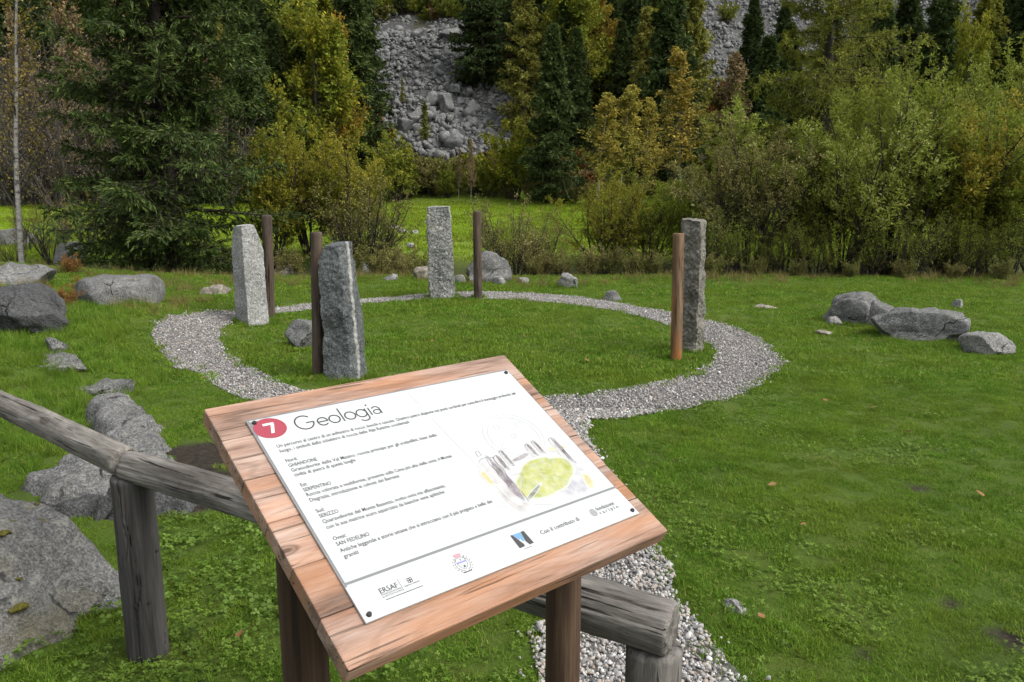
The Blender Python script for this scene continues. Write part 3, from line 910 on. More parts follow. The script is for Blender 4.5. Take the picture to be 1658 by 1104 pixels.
# azimuth -90 faces the camera
C1 = [(0, 1.), (1, .9)]
s1 = stone_mesh('standing_stone', 1.22, [((-.20, .06), [(0, 1.), (.35, 1.02), (1, .98)]), ((-.055, -.19), [(0, 1.), (1, .93)]), ((.185, -.09), [(0, 1.), (.45, .95), (.74, .97), (1, .40)]), ((.17, .15), C1), ((-.10, .19), [(0, 1.), (.82, .95), (1, .52)])], granite_w, 3, .006, (.03, 0), chip=.010)
stone(410, 529, s1, 'pale standing stone with one bright face and one shaded face', .19)
s2 = stone_mesh('standing_stone', 1.22, [((-.185, -.13), [(0, 1.), (.40, .90), (.5, 1.04), (1, .95)]), ((.035, -.19), [(0, 1.), (.55, .93), (1, .80)]), ((.155, -.11), [(0, 1.02), (.55, .88), (1, .52)]), ((.20, .07), [(0, 1.), (.6, .85), (1, .55)]), ((.14, .20), C1), ((-.12, .2), [(0, 1.), (.82, 1.), (.9, .93), (1, .58)])], granite_dark, 5, .009, (.07, 0), chip=.018)
stone(558, 617, s2, 'dark grey standing stone with a white vein down its edge', .19)
s3 = stone_mesh('standing_stone', 1.37, [((-.185, -.16), [(0, 1.), (1, .9)]), ((.18, -.17), [(0, 1.), (.5, .97), (1, .86)]), ((.19, .15), C1), ((-.18, .16), [(0, 1.), (.85, 1.), (.93, .88), (1, .84)])], granite_far, 8, .013, (0, 0), (-.022, 0), chip=.018)
stone(716, 484, s3, 'speckled grey standing stone at the far side of the ring', .18)
s4 = stone_mesh('standing_stone', 1.36, [((-.115, -.09), [(0, 1.), (.8, 1.05), (1, 1.1)]), ((.06, -.14), [(0, 1.), (1, 1.02)]), ((.115, -.02), [(0, 1.), (1, .92)]), ((.10, .12), C1), ((-.11, .11), [(0, .95), (.85, 1.15), (1, 1.05)])], serpent, 12, .014, (-.05, 0), (-.02, 0), chip=.022)
stone(1120, 572, s4, 'slim dark green grey standing stone behind the orange post', .13)

# ------------------------------------------------------------------ logs, posts
def log_mesh(name, L_, r0, r1, mat, seed, sides=40, segs=60, rough=.05, bend=(0, 0), cracks=5, square=0.0, bevel=.008):
    """log along local +X from 0 to L_, with drying cracks and uneven ends"""
    rng = np.random.default_rng(seed)
    t = np.linspace(0, 1, segs)
    th = np.arange(sides) / sides * 2 * np.pi
    T_, A_ = np.meshgrid(t, th, indexing='ij')
    r = (r0 + (r1 - r0) * T_)
    r = r * (1 + rough * fbm(np.stack([T_ * L_ * 3.0, np.cos(A_) * 1.3 + seed, np.sin(A_) * 1.3], -1), 3) + .35 * rough * fbm(np.stack([T_ * L_ * 5, np.cos(A_) * 9 + seed, np.sin(A_) * 9], -1), 2))
    for _ in range(cracks):
        a0, t0, tl, w_ = rng.uniform(0, 6.28), rng.uniform(-.1, .8), rng.uniform(.15, .55), rng.uniform(.025, .07)
        da = np.abs((A_ - a0 - .25 * np.sin(T_ * 5 + seed) - .05 * np.sin(T_ * 31 + a0) + np.pi) % (2 * np.pi) - np.pi)
        r = r * (1 - .17 * np.clip(1 - da / w_, 0, 1) * sm(t0, t0 + .08, T_) * (1 - sm(t0 + tl - .08, t0 + tl, T_)))
    Vv = np.stack([T_ * L_, r * np.cos(A_), r * np.sin(A_)], -1)
    Vv[..., 1] += bend[0] * np.sin(T_ * np.pi)
    Vv[..., 2] += bend[1] * np.sin(T_ * np.pi)
    def cap(row, sgn):
        c0 = row.mean(0)
        out = []
        for s_, e in ((.93, bevel), (.8, bevel * 1.3), (.5, bevel * 1.2), (.2, bevel)):
            q_ = c0 + (row - c0) * s_
            q_[:, 0] += sgn * e + .004 * noise(q_ * 60 + seed)
            out.append(q_)
        return out
    rows = cap(Vv[0], -1)[::-1] + list(Vv) + cap(Vv[-1], 1)
    Vv = np.stack(rows)
    n_ = len(rows)
    I_ = np.arange(n_ * sides).reshape(n_, sides)
    qd = np.stack([I_[:-1], I_[1:], np.roll(I_[1:], -1, 1), np.roll(I_[:-1], -1, 1)], -1).reshape(-1, 4)
    Vf = np.concatenate([Vv.reshape(-1, 3), Vv[0].mean(0, keepdims=True), Vv[-1].mean(0, keepdims=True)])
    tr = np.concatenate([np.stack([np.roll(I_[0], -1), np.full(sides, n_ * sides), I_[0]], -1)[:, [0, 2, 1]][:, ::-1], np.stack([I_[-1], np.roll(I_[-1], -1), np.full(sides, n_ * sides + 1)], -1)])
    me = mesh_np(name, Vf, qd, tr, mat)
    me.set_sharp_from_angle(angle=R(50))
    return me

def along(o, p0, p1, roll=0.0):
    """orient local +X from p0 to p1 (in the parent's space)"""
    d = Vector(p1) - Vector(p0)
    qx = d.to_track_quat('X', 'Z')
    o.rotation_mode = 'QUATERNION'
    o.rotation_quaternion = qx @ Matrix.Rotation(roll, 3, 'X').to_quaternion()
    o.location = p0

wood_grey = wood_mat('weathered_grey_wood', ((.055, .05, .045), (.135, .125, .112), (.225, .21, .19)), axis=(4.5, 22, 22), fine=(13, 130, 130), crack=.95, bstr=1., stain=(.05, .043, .036), stain_amt=.6, knots=(4., 7., 7.))
wood_pale = wood_mat('pale_grey_wood', ((.09, .083, .072), (.19, .176, .152), (.30, .28, .25)), axis=(4.5, 22, 22), fine=(13, 130, 130), crack=.8, bstr=.6, stain=(.085, .072, .06), stain_amt=.5, knots=(3., 7., 7.))
wood_postg = wood_mat('fence_post_wood', ((.022, .021, .020), (.045, .042, .040), (.085, .08, .075)), crack=.6, bstr=.6, stain=(.085, .078, .072), stain_amt=.5)
wood_brown = wood_mat('brown_post_wood', ((.028, .021, .016), (.066, .049, .037), (.115, .088, .068)), axis=(2.5, 18, 18), fine=(6, 90, 90), crack=.9, bstr=.8, stain=(.11, .075, .05), stain_amt=.5)
wood_orange = wood_mat('orange_post_wood', ((.075, .045, .026), (.15, .092, .05), (.21, .145, .09)), axis=(2.5, 18, 18), fine=(6, 90, 90), crack=.8, bstr=.6, stain=(.34, .125, .025), stain_amt=.8)
wood_sign = wood_mat('sign_post_wood', ((.030, .018, .012), (.075, .045, .028), (.14, .09, .055)), crack=.5, bstr=.4, stain=(.05, .03, .02), stain_amt=.5)
wood_plank = wood_mat('larch_plank_wood', ((.13, .08, .058), (.285, .192, .148), (.41, .315, .258)), axis=(3.6, 24, 24), fine=(14, 260, 260), crack=.6, bstr=.7, stain=(.40, .18, .08), stain_amt=.6, knots=(5., 11., 11.))

def ring_post(px, py, toppy, wpx, mat, seed, label, leanx=0.0, dx=0.0):
    p = G(px, py)
    F_ = p[1] * math.cos(PITCH) + HC * math.sin(PITCH)
    r = wpx * F_ / FPX / 2
    top = at(px, toppy, p[1])
    z0 = Hs(p[0], p[1])
    h = top[2] - z0
    o = link('wooden_post', log_mesh('wooden_post', h + .1, r * 1.04, r * .97, mat, seed, 64, 60, .035, cracks=6), label=label, category='post', group='wooden posts beside the standing stones')
    along(o, (p[0], p[1] + r, z0 - .1), (p[0] + leanx, p[1] + r, z0 + h), seed)
ring_post(434, 515, 350, 16.5, wood_brown, 1, 'grey brown round post behind the pale standing stone', .04)
ring_post(513, 610, 378, 19, wood_brown, 2, 'dark brown round post touching the dark standing stone', .045)
ring_post(774, 484, 343, 13.5, wood_brown, 3, 'slender brown post right of the far speckled stone', -.01)
ring_post(1097, 585, 380, 18, wood_orange, 4, 'orange brown round post in front of the slim dark stone', -.03)

# log fence
fence = empty('log_fence', (-1.36, 2.73, 0), 'weathered grey log fence with thick rails behind the sign', 'fence')
def fpart(name, p0, p1, me, roll=0.):
    o = link(name, me, fence)
    b0 = Vector((-1.36, 2.73, 0))
    along(o, Vector(p0) - b0, Vector(p1) - b0, roll)
    return o
J0 = (-1.37, 2.735, .745)
pA, pB = (-3.35, 4.30, .770), (-1.40, 2.765, .752)
rail1 = fpart('rail', pA, pB, log_mesh('rail', (Vector(pB) - Vector(pA)).length, .050, .056, wood_pale, 21, 96, 140, .07, (0.0, .02), cracks=7), .4)
pC, pD = (-1.372, 2.742, .744), (.398, 1.850, .640)
rail2 = fpart('rail', pC, pD, log_mesh('rail', (Vector(pD) - Vector(pC)).length, .056, .070, wood_grey, 22, 110, 160, .07, (0, -.012), cracks=16), 1.2)
post1 = fpart('post', (-1.372, 2.745, -.12), (-1.375, 2.745, .70), log_mesh('post', .82, .074, .071, wood_postg, 23, 90, 80, .035, cracks=8), 2.)
post2 = fpart('post', (.365, 1.868, -.12), (.365, 1.868, .572), log_mesh('post', .692, .073, .073, wood_grey, 24, 90, 80, .035, cracks=7), 1.)
post3 = fpart('post', (-3.2, 4.18, -.05), (-3.2, 4.18, .72), log_mesh('post', .77, .073, .071, wood_postg, 25, 32, 40, .03, cracks=4), 1.)
iron = plain('dark_iron', (.02, .02, .02), .5)
def disc_mesh(name, r, h, mat, n=14):
    bm = bmesh.new()
    bmesh.ops.create_cone(bm, cap_ends=True, segments=n, radius1=r, radius2=r * .85, depth=h)
    me = bpy.data.meshes.new(name)
    bm.to_mesh(me)
    bm.free()
    me.materials.append(mat)
    return me
bolt_me = disc_mesh('bolt', .007, .006, iron)
for da, zz in ((-24, .232), (12, .236), (-20, .165), (52, .42)):
    ang = math.atan2(-2.745, 1.372) + R(da)
    o = link('bolt', bolt_me, fence)
    o.location = Vector((-1.3735 + .0735 * math.cos(ang), 2.745 + .0735 * math.sin(ang), zz)) - Vector((-1.36, 2.73, 0))
    o.rotation_euler = (0, R(90), ang)

# ------------------------------------------------------------------ information sign
SW, SH, ST = .78, .631, .036
sign = empty('information_sign', (-.137, 1.585, 0), 'wooden lectern sign with white printed panel standing before the log fence', 'sign', rz=.7092)
TILT = .4957
def sp(a, b_, n=0.0):
    """board coordinates -> sign space"""
    return Vector((a, b_ * math.cos(TILT) - n * math.sin(TILT), 1.1542 + b_ * math.sin(TILT) + n * math.cos(TILT)))
def box_bevel(name, dx, dy, dz, mat, bev=.003, seed=0):
    bm = bmesh.new()
    bmesh.ops.create_cube(bm, size=1)
    for v in bm.verts:
        v.co = Vector((v.co.x * dx, v.co.y * dy, v.co.z * dz))
    bmesh.ops.bevel(bm, geom=bm.edges[:], offset=bev, segments=2, affect='EDGES', profile=.6)
    me = bpy.data.meshes.new(name)
    bm.to_mesh(me)
    bm.free()
    me.materials.append(mat)
    return me
edges = [.3155, .219, .109, .0005, -.106, -.213, -.3155]
PR = np.random.default_rng(9)
for k in range(6):
    t_, b_ = edges[k], edges[k + 1]
    ex = PR.uniform(-.002, .002)
    o = link('plank', box_bevel('plank', SW + ex, t_ - b_ - .0012, ST + PR.uniform(-.001, .001), wood_plank, .0035), sign)
    o.location = sp(ex / 2 * (-1) ** k, (t_ + b_) / 2, -ST / 2 + PR.uniform(-.0006, .0006))
    o.rotation_euler = (TILT, 0, 0)
for a, seed in ((-.335, 31), (.342, 32)):
    o = link('post', log_mesh('post', 1.13, .044, .042, wood_sign, seed, 32, 40, .025, cracks=3), sign)
    along(o, (a, -.005, -.02), (a, -.005, 1.108), seed)
for b_ in (.14, -.12):
    o = link('batten', box_bevel('batten', .70, .05, .03, wood_sign), sign)
    o.location = sp(0, b_ + .03, -ST - .015)
    o.rotation_euler = (TILT, 0, 0)

# printed panel
P0, P1, Q0, Q1 = -.3286, .3529, -.2537, .2543
m, nt, b = new_mat('panel_white')
co = nd(nt, 'TexCoord').outputs['Object']
c = mix(nt, ramp(nt, tnoise(nt, co, 9, 6, .7), [(.4, 0.), (.75, .12)]), (.445, .46, .455), (.35, .37, .36))
nt.links.new(c, b.inputs['Base Color'])
b.inputs['Roughness'].default_value = .45
b.inputs['Specular IOR Level'].default_value = .2
panel_white = m
panel = link('panel', box_bevel('panel', P1 - P0, Q1 - Q0, .005, panel_white, .001), sign)
PC = ((P0 + P1) / 2, (Q0 + Q1) / 2)
panel.location = sp(PC[0], PC[1], .0035)
panel.rotation_euler = (TILT, 0, 0)
grey_edge = plain('grey_edge', (.16, .165, .17), .5)
ink = plain('dark_ink', (.06, .06, .065), .6, .1)
ink_lt = plain('grey_ink', (.085, .085, .09), .6, .1)
faint = plain('faint_ink', (.30, .31, .31), .6, .1)
red_m, nt, b = new_mat('worn_red_print')
co = nd(nt, 'TexCoord').outputs['Object']
nt.links.new(mix(nt, ramp(nt, tnoise(nt, co, 160, 3, .7), [(.62, 0.), (.68, .6)]), (.28, .05, .07), (.15, .028, .036)), b.inputs['Base Color'])
white_print = plain('white_print', (.54, .54, .53), .5, .1)

def print_obj(name, V2, F_, mat, lift=.0004, **props):
    """flat print: V2 in board coordinates (a,b)"""
    V2 = np.asarray(V2, float)
    V3 = np.column_stack([V2[:, 0] - PC[0], V2[:, 1] - PC[1], np.full(len(V2), .0026 + lift)])
    me = bpy.data.meshes.new(name)
    me.from_pydata([tuple(v) for v in V3], [], [tuple(int(i) for i in f_) for f_ in F_])
    me.materials.append(mat)
    return link(name, me, panel, **props)

def ribbon(pts, w, closed=False):
    """polyline -> strip"""
    pts = np.asarray(pts, float)
    if closed:
        t = np.roll(pts, -1, 0) - np.roll(pts, 1, 0)
    else:
        t = np.gradient(pts, axis=0)
    t = unit(t)
    n = np.stack([-t[:, 1], t[:, 0]], -1)
    Vv = np.concatenate([pts - n * w / 2, pts + n * w / 2])
    n_ = len(pts)
    rng_ = range(n_ if closed else n_ - 1)
    return Vv, [(i, (i + 1) % n_, (i + 1) % n_ + n_, i + n_) for i in rng_]

def join2(parts):
    Vv, Ff, o = [], [], 0
    for v, f_ in parts:
        Vv.append(np.asarray(v, float))
        Ff += [tuple(i + o for i in q_) for q_ in f_]
        o += len(v)
    return np.concatenate(Vv), Ff

def arc(cx, cy, rx, ry, a0, a1, n=28):
    a = np.radians(np.linspace(a0, a1, n))
    return np.stack([cx + rx * np.cos(a), cy + ry * np.sin(a)], -1)

# frame edges and divider
for (a0, b0, a1, b1) in ((P0, Q1 - .0035, P1, Q1), (P0, Q0 + .075, P0 + .005, Q1 - .0035), (P1 - .0025, Q0 + .075, P1, Q1 - .0035)):
    print_obj('border_line', [(a0 + .0008, b0), (a1 - .0008, b0), (a1 - .0008, b1 - .0006), (a0 + .0008, b1 - .0006)], [(0, 1, 2, 3)], grey_edge)
print_obj('divider_line', [(P0 + .004, -.1755), (P1 - .003, -.1755), (P1 - .003, -.1700), (P0 + .004, -.1700)], [(0, 1, 2, 3)], grey_edge)
print_obj('fold_line', *ribbon([(.047, .247), (.06, .1), (.075, -.03)], .0007), faint)
print_obj('corner_print', [(P0 + .0008, .247), (P0 + .022, .247), (P0 + .005, .205), (P0 + .0008, .19)], [(0, 1, 2, 3)], grey_edge, .0003)
for (a, b_) in ((P0 + .012, Q1 - .012), (P1 - .012, Q1 - .012), (P1 - .012, Q0 + .012), (P0 + .012, Q0 + .012)):
    o = link('screw', disc_mesh('screw', .0050, .004, iron), panel)
    o.location = (a - PC[0], b_ - PC[1], .0042)
# red numeral disc
circ = np.vstack([[(-.2925, .2205)], arc(-.2925, .2205, .0335, .0285, 0, 360, 65)[:-1]])
print_obj('red_disc', circ, [(0, 1 + i, 1 + (i + 1) % 64) for i in range(64)], red_m, .0006)
print_obj('numeral_seven', [(-.304, .2345), (-.281, .2345), (-.281, .229), (-.2895, .205), (-.2965, .205), (-.2885, .2285), (-.304, .2285)], [(0, 1, 2, 5, 6), (2, 3, 4, 5)], white_print, .0010)
# title "Geologia" in thin round letters
bl, xh, w = .197, .0235, .0030
ox = lambda x_: -.240 + x_
S = []
S.append(ribbon(np.vstack([arc(ox(.0195), bl + .0195, .0195, .0195, 42, 350, 50), [(ox(.0390), bl + .0175)], [(ox(.0225), bl + .0175)]]), w))
def e_(x0):
    return ribbon(np.vstack([[(x0 + .001, bl + .0118)], [(x0 + .0225, bl + .0118)], arc(x0 + .0118, bl + .0118, .0112, .0112, 4, 318, 40)]), w)
def o_(x0):
    return ribbon(arc(x0 + .0123, bl + .0118, .0118, .0112, 0, 360, 41)[:-1], w, True)
S += [e_(ox(.046)), o_(ox(.0725)), ribbon([(ox(.1035), bl), (ox(.1035), bl + .020), (ox(.1035), bl + .040)], w), o_(ox(.1095)), o_(ox(.137))]
S.append(ribbon(np.vstack([[(ox(.1612), bl + .0235)], [(ox(.1612), bl + .004)], [(ox(.1612), bl - .002)], arc(ox(.150), bl - .003, .0112, .0085, -8, -155, 20)]), w))
S.append(ribbon([(ox(.1700), bl), (ox(.1700), bl + .012), (ox(.1700), bl + .0235)], w))
S.append(ribbon(arc(ox(.1700), bl + .0325, .0012, .0012, 0, 360, 13)[:-1], .0024, True))
S.append(ribbon(arc(ox(.1855), bl + .0072, .0085, .0062, 0, 360, 33)[:-1], w * .85, True))
S.append(ribbon(np.vstack([[(ox(.1945), bl)], [(ox(.1945), bl + .008)], arc(ox(.1855), bl + .0145, .0090, .0085, 0, 150, 18)]), w))
print_obj('title_lettering', *join2(S), ink, .0006)

# body text
def text(body, a, b_, size, mat, width=None, name='text_line', thin=.0, lift=.0006, sx=1.0):
    cu = bpy.data.curves.new('t', 'FONT')
    cu.body = body
    cu.size = size
    cu.resolution_u = 2
    cu.offset = -thin
    to = bpy.data.objects.new('t', cu)
    COL.objects.link(to)
    dg = bpy.context.evaluated_depsgraph_get()
    me = bpy.data.meshes.new_from_object(to.evaluated_get(dg))
    bpy.data.objects.remove(to)
    n_ = len(me.vertices)
    co_ = np.empty(n_ * 3, np.float32)
    me.vertices.foreach_get('co', co_)
    co_ = co_.reshape(-1, 3)
    k = (width / co_[:, 0].max()) if width else sx
    co_[:, 0] = co_[:, 0] * k + a - PC[0]
    co_[:, 1] += b_ - PC[1]
    co_[:, 2] = .0026 + lift
    me.vertices.foreach_set('co', co_.ravel())
    me.update()
    me.materials.clear()
    me.materials.append(mat)
    me.name = name
    return link(name, me, panel)
TS = .0128
LINES = [("Un percorso al centro di un anfiteatro di rocce, boschi e cascate. Quattro pietre disposte nei punti cardinali per custodire il messaggio profondo del", .1645, .617),
         ("luogo, i simboli dello scheletro di roccia delle Alpi Retiche occidentali", .1505, .299),
         ("Nord:", .1225, None), ("GHIANDONE", .1090, None),
         ("Granodiorite della Val Masino, roccia principe per gli scalpellini, base della", .0960, .338),
         ("civiltà di pietra di questi luoghi", .0830, .131),
         ("Est:", .0555, None), ("SERPENTINO", .0425, None),
         ("Roccia colorata e multiforme, presente sulla Cima più alta della zona, il Monte", .0295, .335),
         ("Disgrazia, introduzione ai colossi del Bernina", .0155, .195),
         ("Sud:", -.0125, None), ("SERIZZO", -.0255, None),
         ("Quarzodiorite del Monte Bassetta, molto nota ma affascinante,", -.0395, .273),
         ("con la sua matrice scura squarciata da bianche vene aplitiche", -.0535, .262),
         ("Ovest:", -.0815, None), ("SAN FEDELINO", -.0945, None),
         ("Antiche leggende e storie umane che si intrecciano con il più pregiato e bello dei", -.1100, .345),
         ("graniti", -.1235, .029)]
for s_, b_, wd in LINES:
    text(s_, -.3015, b_, TS, ink_lt, wd, sx=.78, thin=-.00006)
# bottom strip
text('ERSAF', -.279, -.2135, .0150, ink, .037, 'logo_lettering')
text('ENTE REGIONALE PER I SERVIZI', -.279, -.2180, .0042, ink_lt, .040, 'logo_lettering')
text('ALL\'AGRICOLTURA E ALLE FORESTE', -.279, -.2225, .0042, ink_lt, .040, 'logo_lettering')
text('Regione Lombardia', -.232, -.2180, .0050, ink_lt, .031, 'logo_lettering')
print_obj('logo_rule', [(-.276, -.2285), (-.200, -.2285), (-.200, -.2272), (-.276, -.2272)], [(0, 1, 2, 3)], ink)
print_obj('logo_rule', [(-.2372, -.224), (-.2366, -.224), (-.2366, -.197), (-.2372, -.197)], [(0, 1, 2, 3)], ink_lt)
rose = []
for k in range(4):
    a = math.pi / 4 + k * math.pi / 2
    cx, cy = -.2165 + .0032 * math.cos(a), -.2085 + .0032 * math.sin(a)
    rose.append(ribbon(arc(cx, cy, .0024, .0024, 0, 360, 17)[:-1], .0012, True))
print_obj('region_logo', *join2(rose), ink)
# coat of arms
pink = plain('pale_maroon_print', (.38, .22, .25), .5)
blue = plain('blue_print', (.20, .20, .52), .5)
cxs, cys = -.1045, -.2135
S = [ribbon(np.array([(-.010, .012), (.010, .012), (.010, -.003), (.006, -.010), (0, -.014), (-.006, -.010), (-.010, -.003)]) + (cxs, cys), .0007, True)]
for sd in (-1, 1):
    for k in range(7):
        a = math.radians(-78 + k * 20)
        px_, py_ = cxs + sd * .0165 * math.cos(a), cys - .002 + .017 * math.sin(a)
        d = np.array([sd * -math.sin(a), math.cos(a)])
        n_ = np.array([-d[1], d[0]])
        for s_ in (-1, 1):
            S.append((np.array([(px_, py_), (px_, py_) + d * .003 + n_ * s_ * .0018, (px_, py_) + d * .0055 + n_ * s_ * .003, (px_, py_) + d * .0025 + n_ * s_ * .0030]), [(0, 1, 2, 3)]))
S.append((np.array([(-.009, -.0215), (.009, -.0215), (.0105, -.0185), (.006, -.0195), (-.006, -.0195), (-.0105, -.0185)]) + (cxs, cys), [(0, 1, 4), (1, 2, 3, 4), (0, 4, 5)]))
S.append((np.array([(-.001, .006), (.002, .006), (.0008, .010)]) + (cxs, cys), [(0, 1, 2)]))
S.append((np.array([(-.0025, -.010), (.0035, -.010), (.001, -.004)]) + (cxs, cys), [(0, 1, 2)]))
print_obj('coat_of_arms', *join2(S), ink_lt)
print_obj('arms_band', np.array([(-.0095, .0005), (.0095, .0005), (.0095, .0038), (-.0095, .0038)]) + (cxs, cys), [(0, 1, 2, 3)], blue)
print_obj('arms_crown', np.array([(-.006, .0135), (.006, .0135), (.0088, .019), (.007, .0215), (-.007, .0215), (-.0088, .019)]) + (cxs, cys), [(0, 1, 2, 3, 4, 5)], pink)
# waterfall logo
wx, wy = .044, -.2130
print_obj('waterfall_logo', np.array([(-.0185, .0175), (-.0135, .0175), (-.0035, -.0100), (-.005, -.0155), (-.0185, -.0155), (.0085, .0175), (.0165, .0175), (.0185, -.0155), (.0075, -.0155), (.0045, -.006)]) + (wx, wy), [(0, 4, 3, 2, 1), (5, 9, 8, 7, 6)], ink)
print_obj('waterfall_logo', np.array([(-.0128, .0175), (.0055, .0175), (.0040, .001), (.0005, -.006), (-.003, .003), (-.006, .002)]) + (wx, wy), [(0, 5, 4, 3, 2, 1)], plain('sky_blue_print', (.12, .25, .58), .5))
print_obj('waterfall_logo', np.array([(.0058, .0175), (.0082, .0175), (.0042, -.006), (.0032, -.011)]) + (wx, wy), [(0, 3, 2, 1)], plain('green_print', (.18, .30, .20), .5))
print_obj('logo_rule', *ribbon([(.033 + k * .0015, -.2335 + .0008 * (-1) ** k) for k in range(15)], .0009), ink_lt)
text('Con il contributo di', .0915, -.2185, .0150, ink_lt, .108, 'text_line')
text('fondazione', .2575, -.2125, .0140, ink_lt, .055, 'logo_lettering')
text('c a r i p l o', .2575, -.2235, .0130, ink_lt, .058, 'logo_lettering')
S = [ribbon(arc(.2455, -.213, .0085, .0100, 0, 360, 33)[:-1], .0008, True)]
for k in range(-3, 4):
    hh_ = .0095 * math.sqrt(1 - (k / 4) ** 2)
    S.append(ribbon([(.2455 + k * .0021, -.213 - hh_), (.2455 + k * .0021, -.213), (.2455 + k * .0021, -.213 + hh_)], .0010))
print_obj('round_logo', *join2(S), faint)

# watercolour sketch of the stone ring (flat print)
def wash(name, cx, cy, rx, ry, rot, col0, col1, seed, lift, rag=.25, edge=.55):
    A = np.linspace(0, 2 * np.pi, 72, endpoint=False)
    rads = np.array([0.02, .25, .45, .6, .7, .8, .88, .95, 1.0])
    rim = 1 + rag * fbm(np.stack([np.cos(A) * 1.6 + seed, np.sin(A) * 1.6, A * 0], -1), 3)
    X_ = rads[:, None] * rim * np.cos(A) * rx
    Y_ = rads[:, None] * rim * np.sin(A) * ry
    c_, s_ = math.cos(rot), math.sin(rot)
    V2 = np.stack([cx + X_ * c_ - Y_ * s_, cy + X_ * s_ + Y_ * c_], -1).reshape(-1, 2)
    I_ = np.arange(len(rads) * 72).reshape(len(rads), 72)
    F_ = np.stack([I_[:-1], I_[1:], np.roll(I_[1:], -1, 1), np.roll(I_[:-1], -1, 1)], -1).reshape(-1, 4)
    mt, nt_, bs_ = new_mat(name + '_print')
    at_ = nd(nt_, 'Attribute', attribute_name='wash').outputs['Fac']
    co_ = nd(nt_, 'TexCoord').outputs['Object']
    n_ = tnoise(nt_, co_, 32, 5, .65)
    cc = mix(nt_, ramp(nt_, n_, [(.35, 0.), (.65, 1.)]), col0, col1)
    fa = nd(nt_, 'Math', {0: at_, 1: ramp(nt_, tnoise(nt_, co_, 55, 4, .7), [(.3, .55), (.6, 1.)])}, operation='MULTIPLY').outputs[0]
    nt_.links.new(mix(nt_, fa, (.445, .46, .455), cc), bs_.inputs['Base Color'])
    bs_.inputs['Roughness'].default_value = .4
    o = print_obj(name, V2, F_, mt, lift)
    attr(o.data, 'wash', np.repeat(1 - sm(edge, 1.0, rads), 72))
    return o
wash('sketch_wash', .262, -.112, .085, .058, .6, (.26, .26, .28), (.40, .40, .41), 1, .0003)
wash('sketch_wash', .092, -.085, .034, .090, .05, (.28, .265, .26), (.42, .40, .38), 2, .00035)
wash('sketch_meadow', .203, -.088, .100, .050, .22, (.25, .275, .055), (.36, .37, .13), 3, .0005, .14, .88)
wash('sketch_shadow', .150, -.118, .038, .006, .42, (.12, .125, .10), (.22, .23, .16), 4, .0007)
wash('sketch_shadow', .185, -.022, .036, .007, .12, (.14, .12, .125), (.3, .28, .28), 5, .0007)
wash('sketch_grass', .292, -.025, .030, .010, -.1, (.30, .31, .10), (.42, .42, .22), 6, .0006)
wash('sketch_grass', .300, -.135, .012, .030, -.4, (.33, .30, .11), (.45, .42, .26), 7, .00062)
wash('sketch_grass', .073, -.050, .009, .026, .1, (.38, .30, .08), (.46, .40, .2), 8, .00064)
sk_dark = plain('sketch_dark_print', (.075, .06, .065), .6, .1)
sk_mauve = plain('sketch_mauve_print', (.19, .16, .17), .6, .1)
sk_pale = plain('sketch_pale_print', (.36, .345, .335), .6, .1)
def sketch_stone(a, top, bot, wd, tilt=0.):
    hgt = top - bot
    mid = (top + bot) / 2
    sd = int(a * 1000)
    wash('sketch_stone', a - wd * .18, mid, wd * .42, hgt * .52, .02, (.30, .285, .28), (.42, .41, .40), sd, .0008, .16, .75)
    wash('sketch_stone', a + wd * .26, mid + .001, wd * .26, hgt * .50, .01, (.085, .07, .078), (.22, .19, .205), sd + 1, .0009, .20, .8)
    jx = lambda t: .05 * wd * math.sin(t * 23 + sd)
    pts_ = [(a - wd * .45, top - .006), (a - wd * .2, top - .001), (a + wd * .15, top), (a + wd * .48, top - .004)] + [(a + wd * .5 + jx(t), top - .004 - hgt * t) for t in np.linspace(.15, .95, 7)]
    print_obj('sketch_outline', *ribbon(pts_, .0009), sk_dark, .0011)
    print_obj('sketch_outline', *ribbon([(a + wd * .05 + jx(t + 2), top - .003 - hgt * t) for t in np.linspace(0, .8, 7)], .0009), sk_dark, .0011)
sketch_stone(.101, .004, -.138, .042)
sketch_stone(.130, .002, -.045, .016)
sketch_stone(.151, .012, -.038, .011)
sketch_stone(.226, .010, -.030, .014)
sketch_stone(.249, .014, -.030, .012)
sketch_stone(.299, .008, -.080, .019)
print_obj('sketch_outline', *join2([ribbon(np.array([(.090, .012), (.092, .026), (.100, .027), (.101, .013)]), .001, True)]), sk_dark, .001)
print_obj('sketch_circle', *ribbon(arc(.215, .042, .076, .071, 0, 360, 73)[:-1], .0008, True), faint, .0004)
print_obj('sketch_circle', *ribbon(arc(.215, .042, .064, .060, 0, 360, 73)[:-1], .0008, True), faint, .0004)
for (a, b_, r_) in ((.19, .078, .008), (.25, .072, .008), (.215, .042, .006), (.17, .02, .007)):
    print_obj('sketch_circle', *ribbon(arc(a, b_, r_, r_, 0, 360, 25)[:-1], .0009, True), faint, .00045)
print_obj('sketch_outline', *ribbon([(.128, -.060), (.160, -.062), (.190, -.050), (.230, -.053), (.262, -.052)], .0008), faint, .001)
print_obj('sketch_outline', *ribbon([(.160, -.062), (.140, -.090), (.116, -.122)], .0008), faint, .001)
print_obj('sketch_outline', *ribbon([(.045, -.118), (.075, -.137), (.11, -.140), (.16, -.158), (.19, -.166)], .0007), faint, .0003)

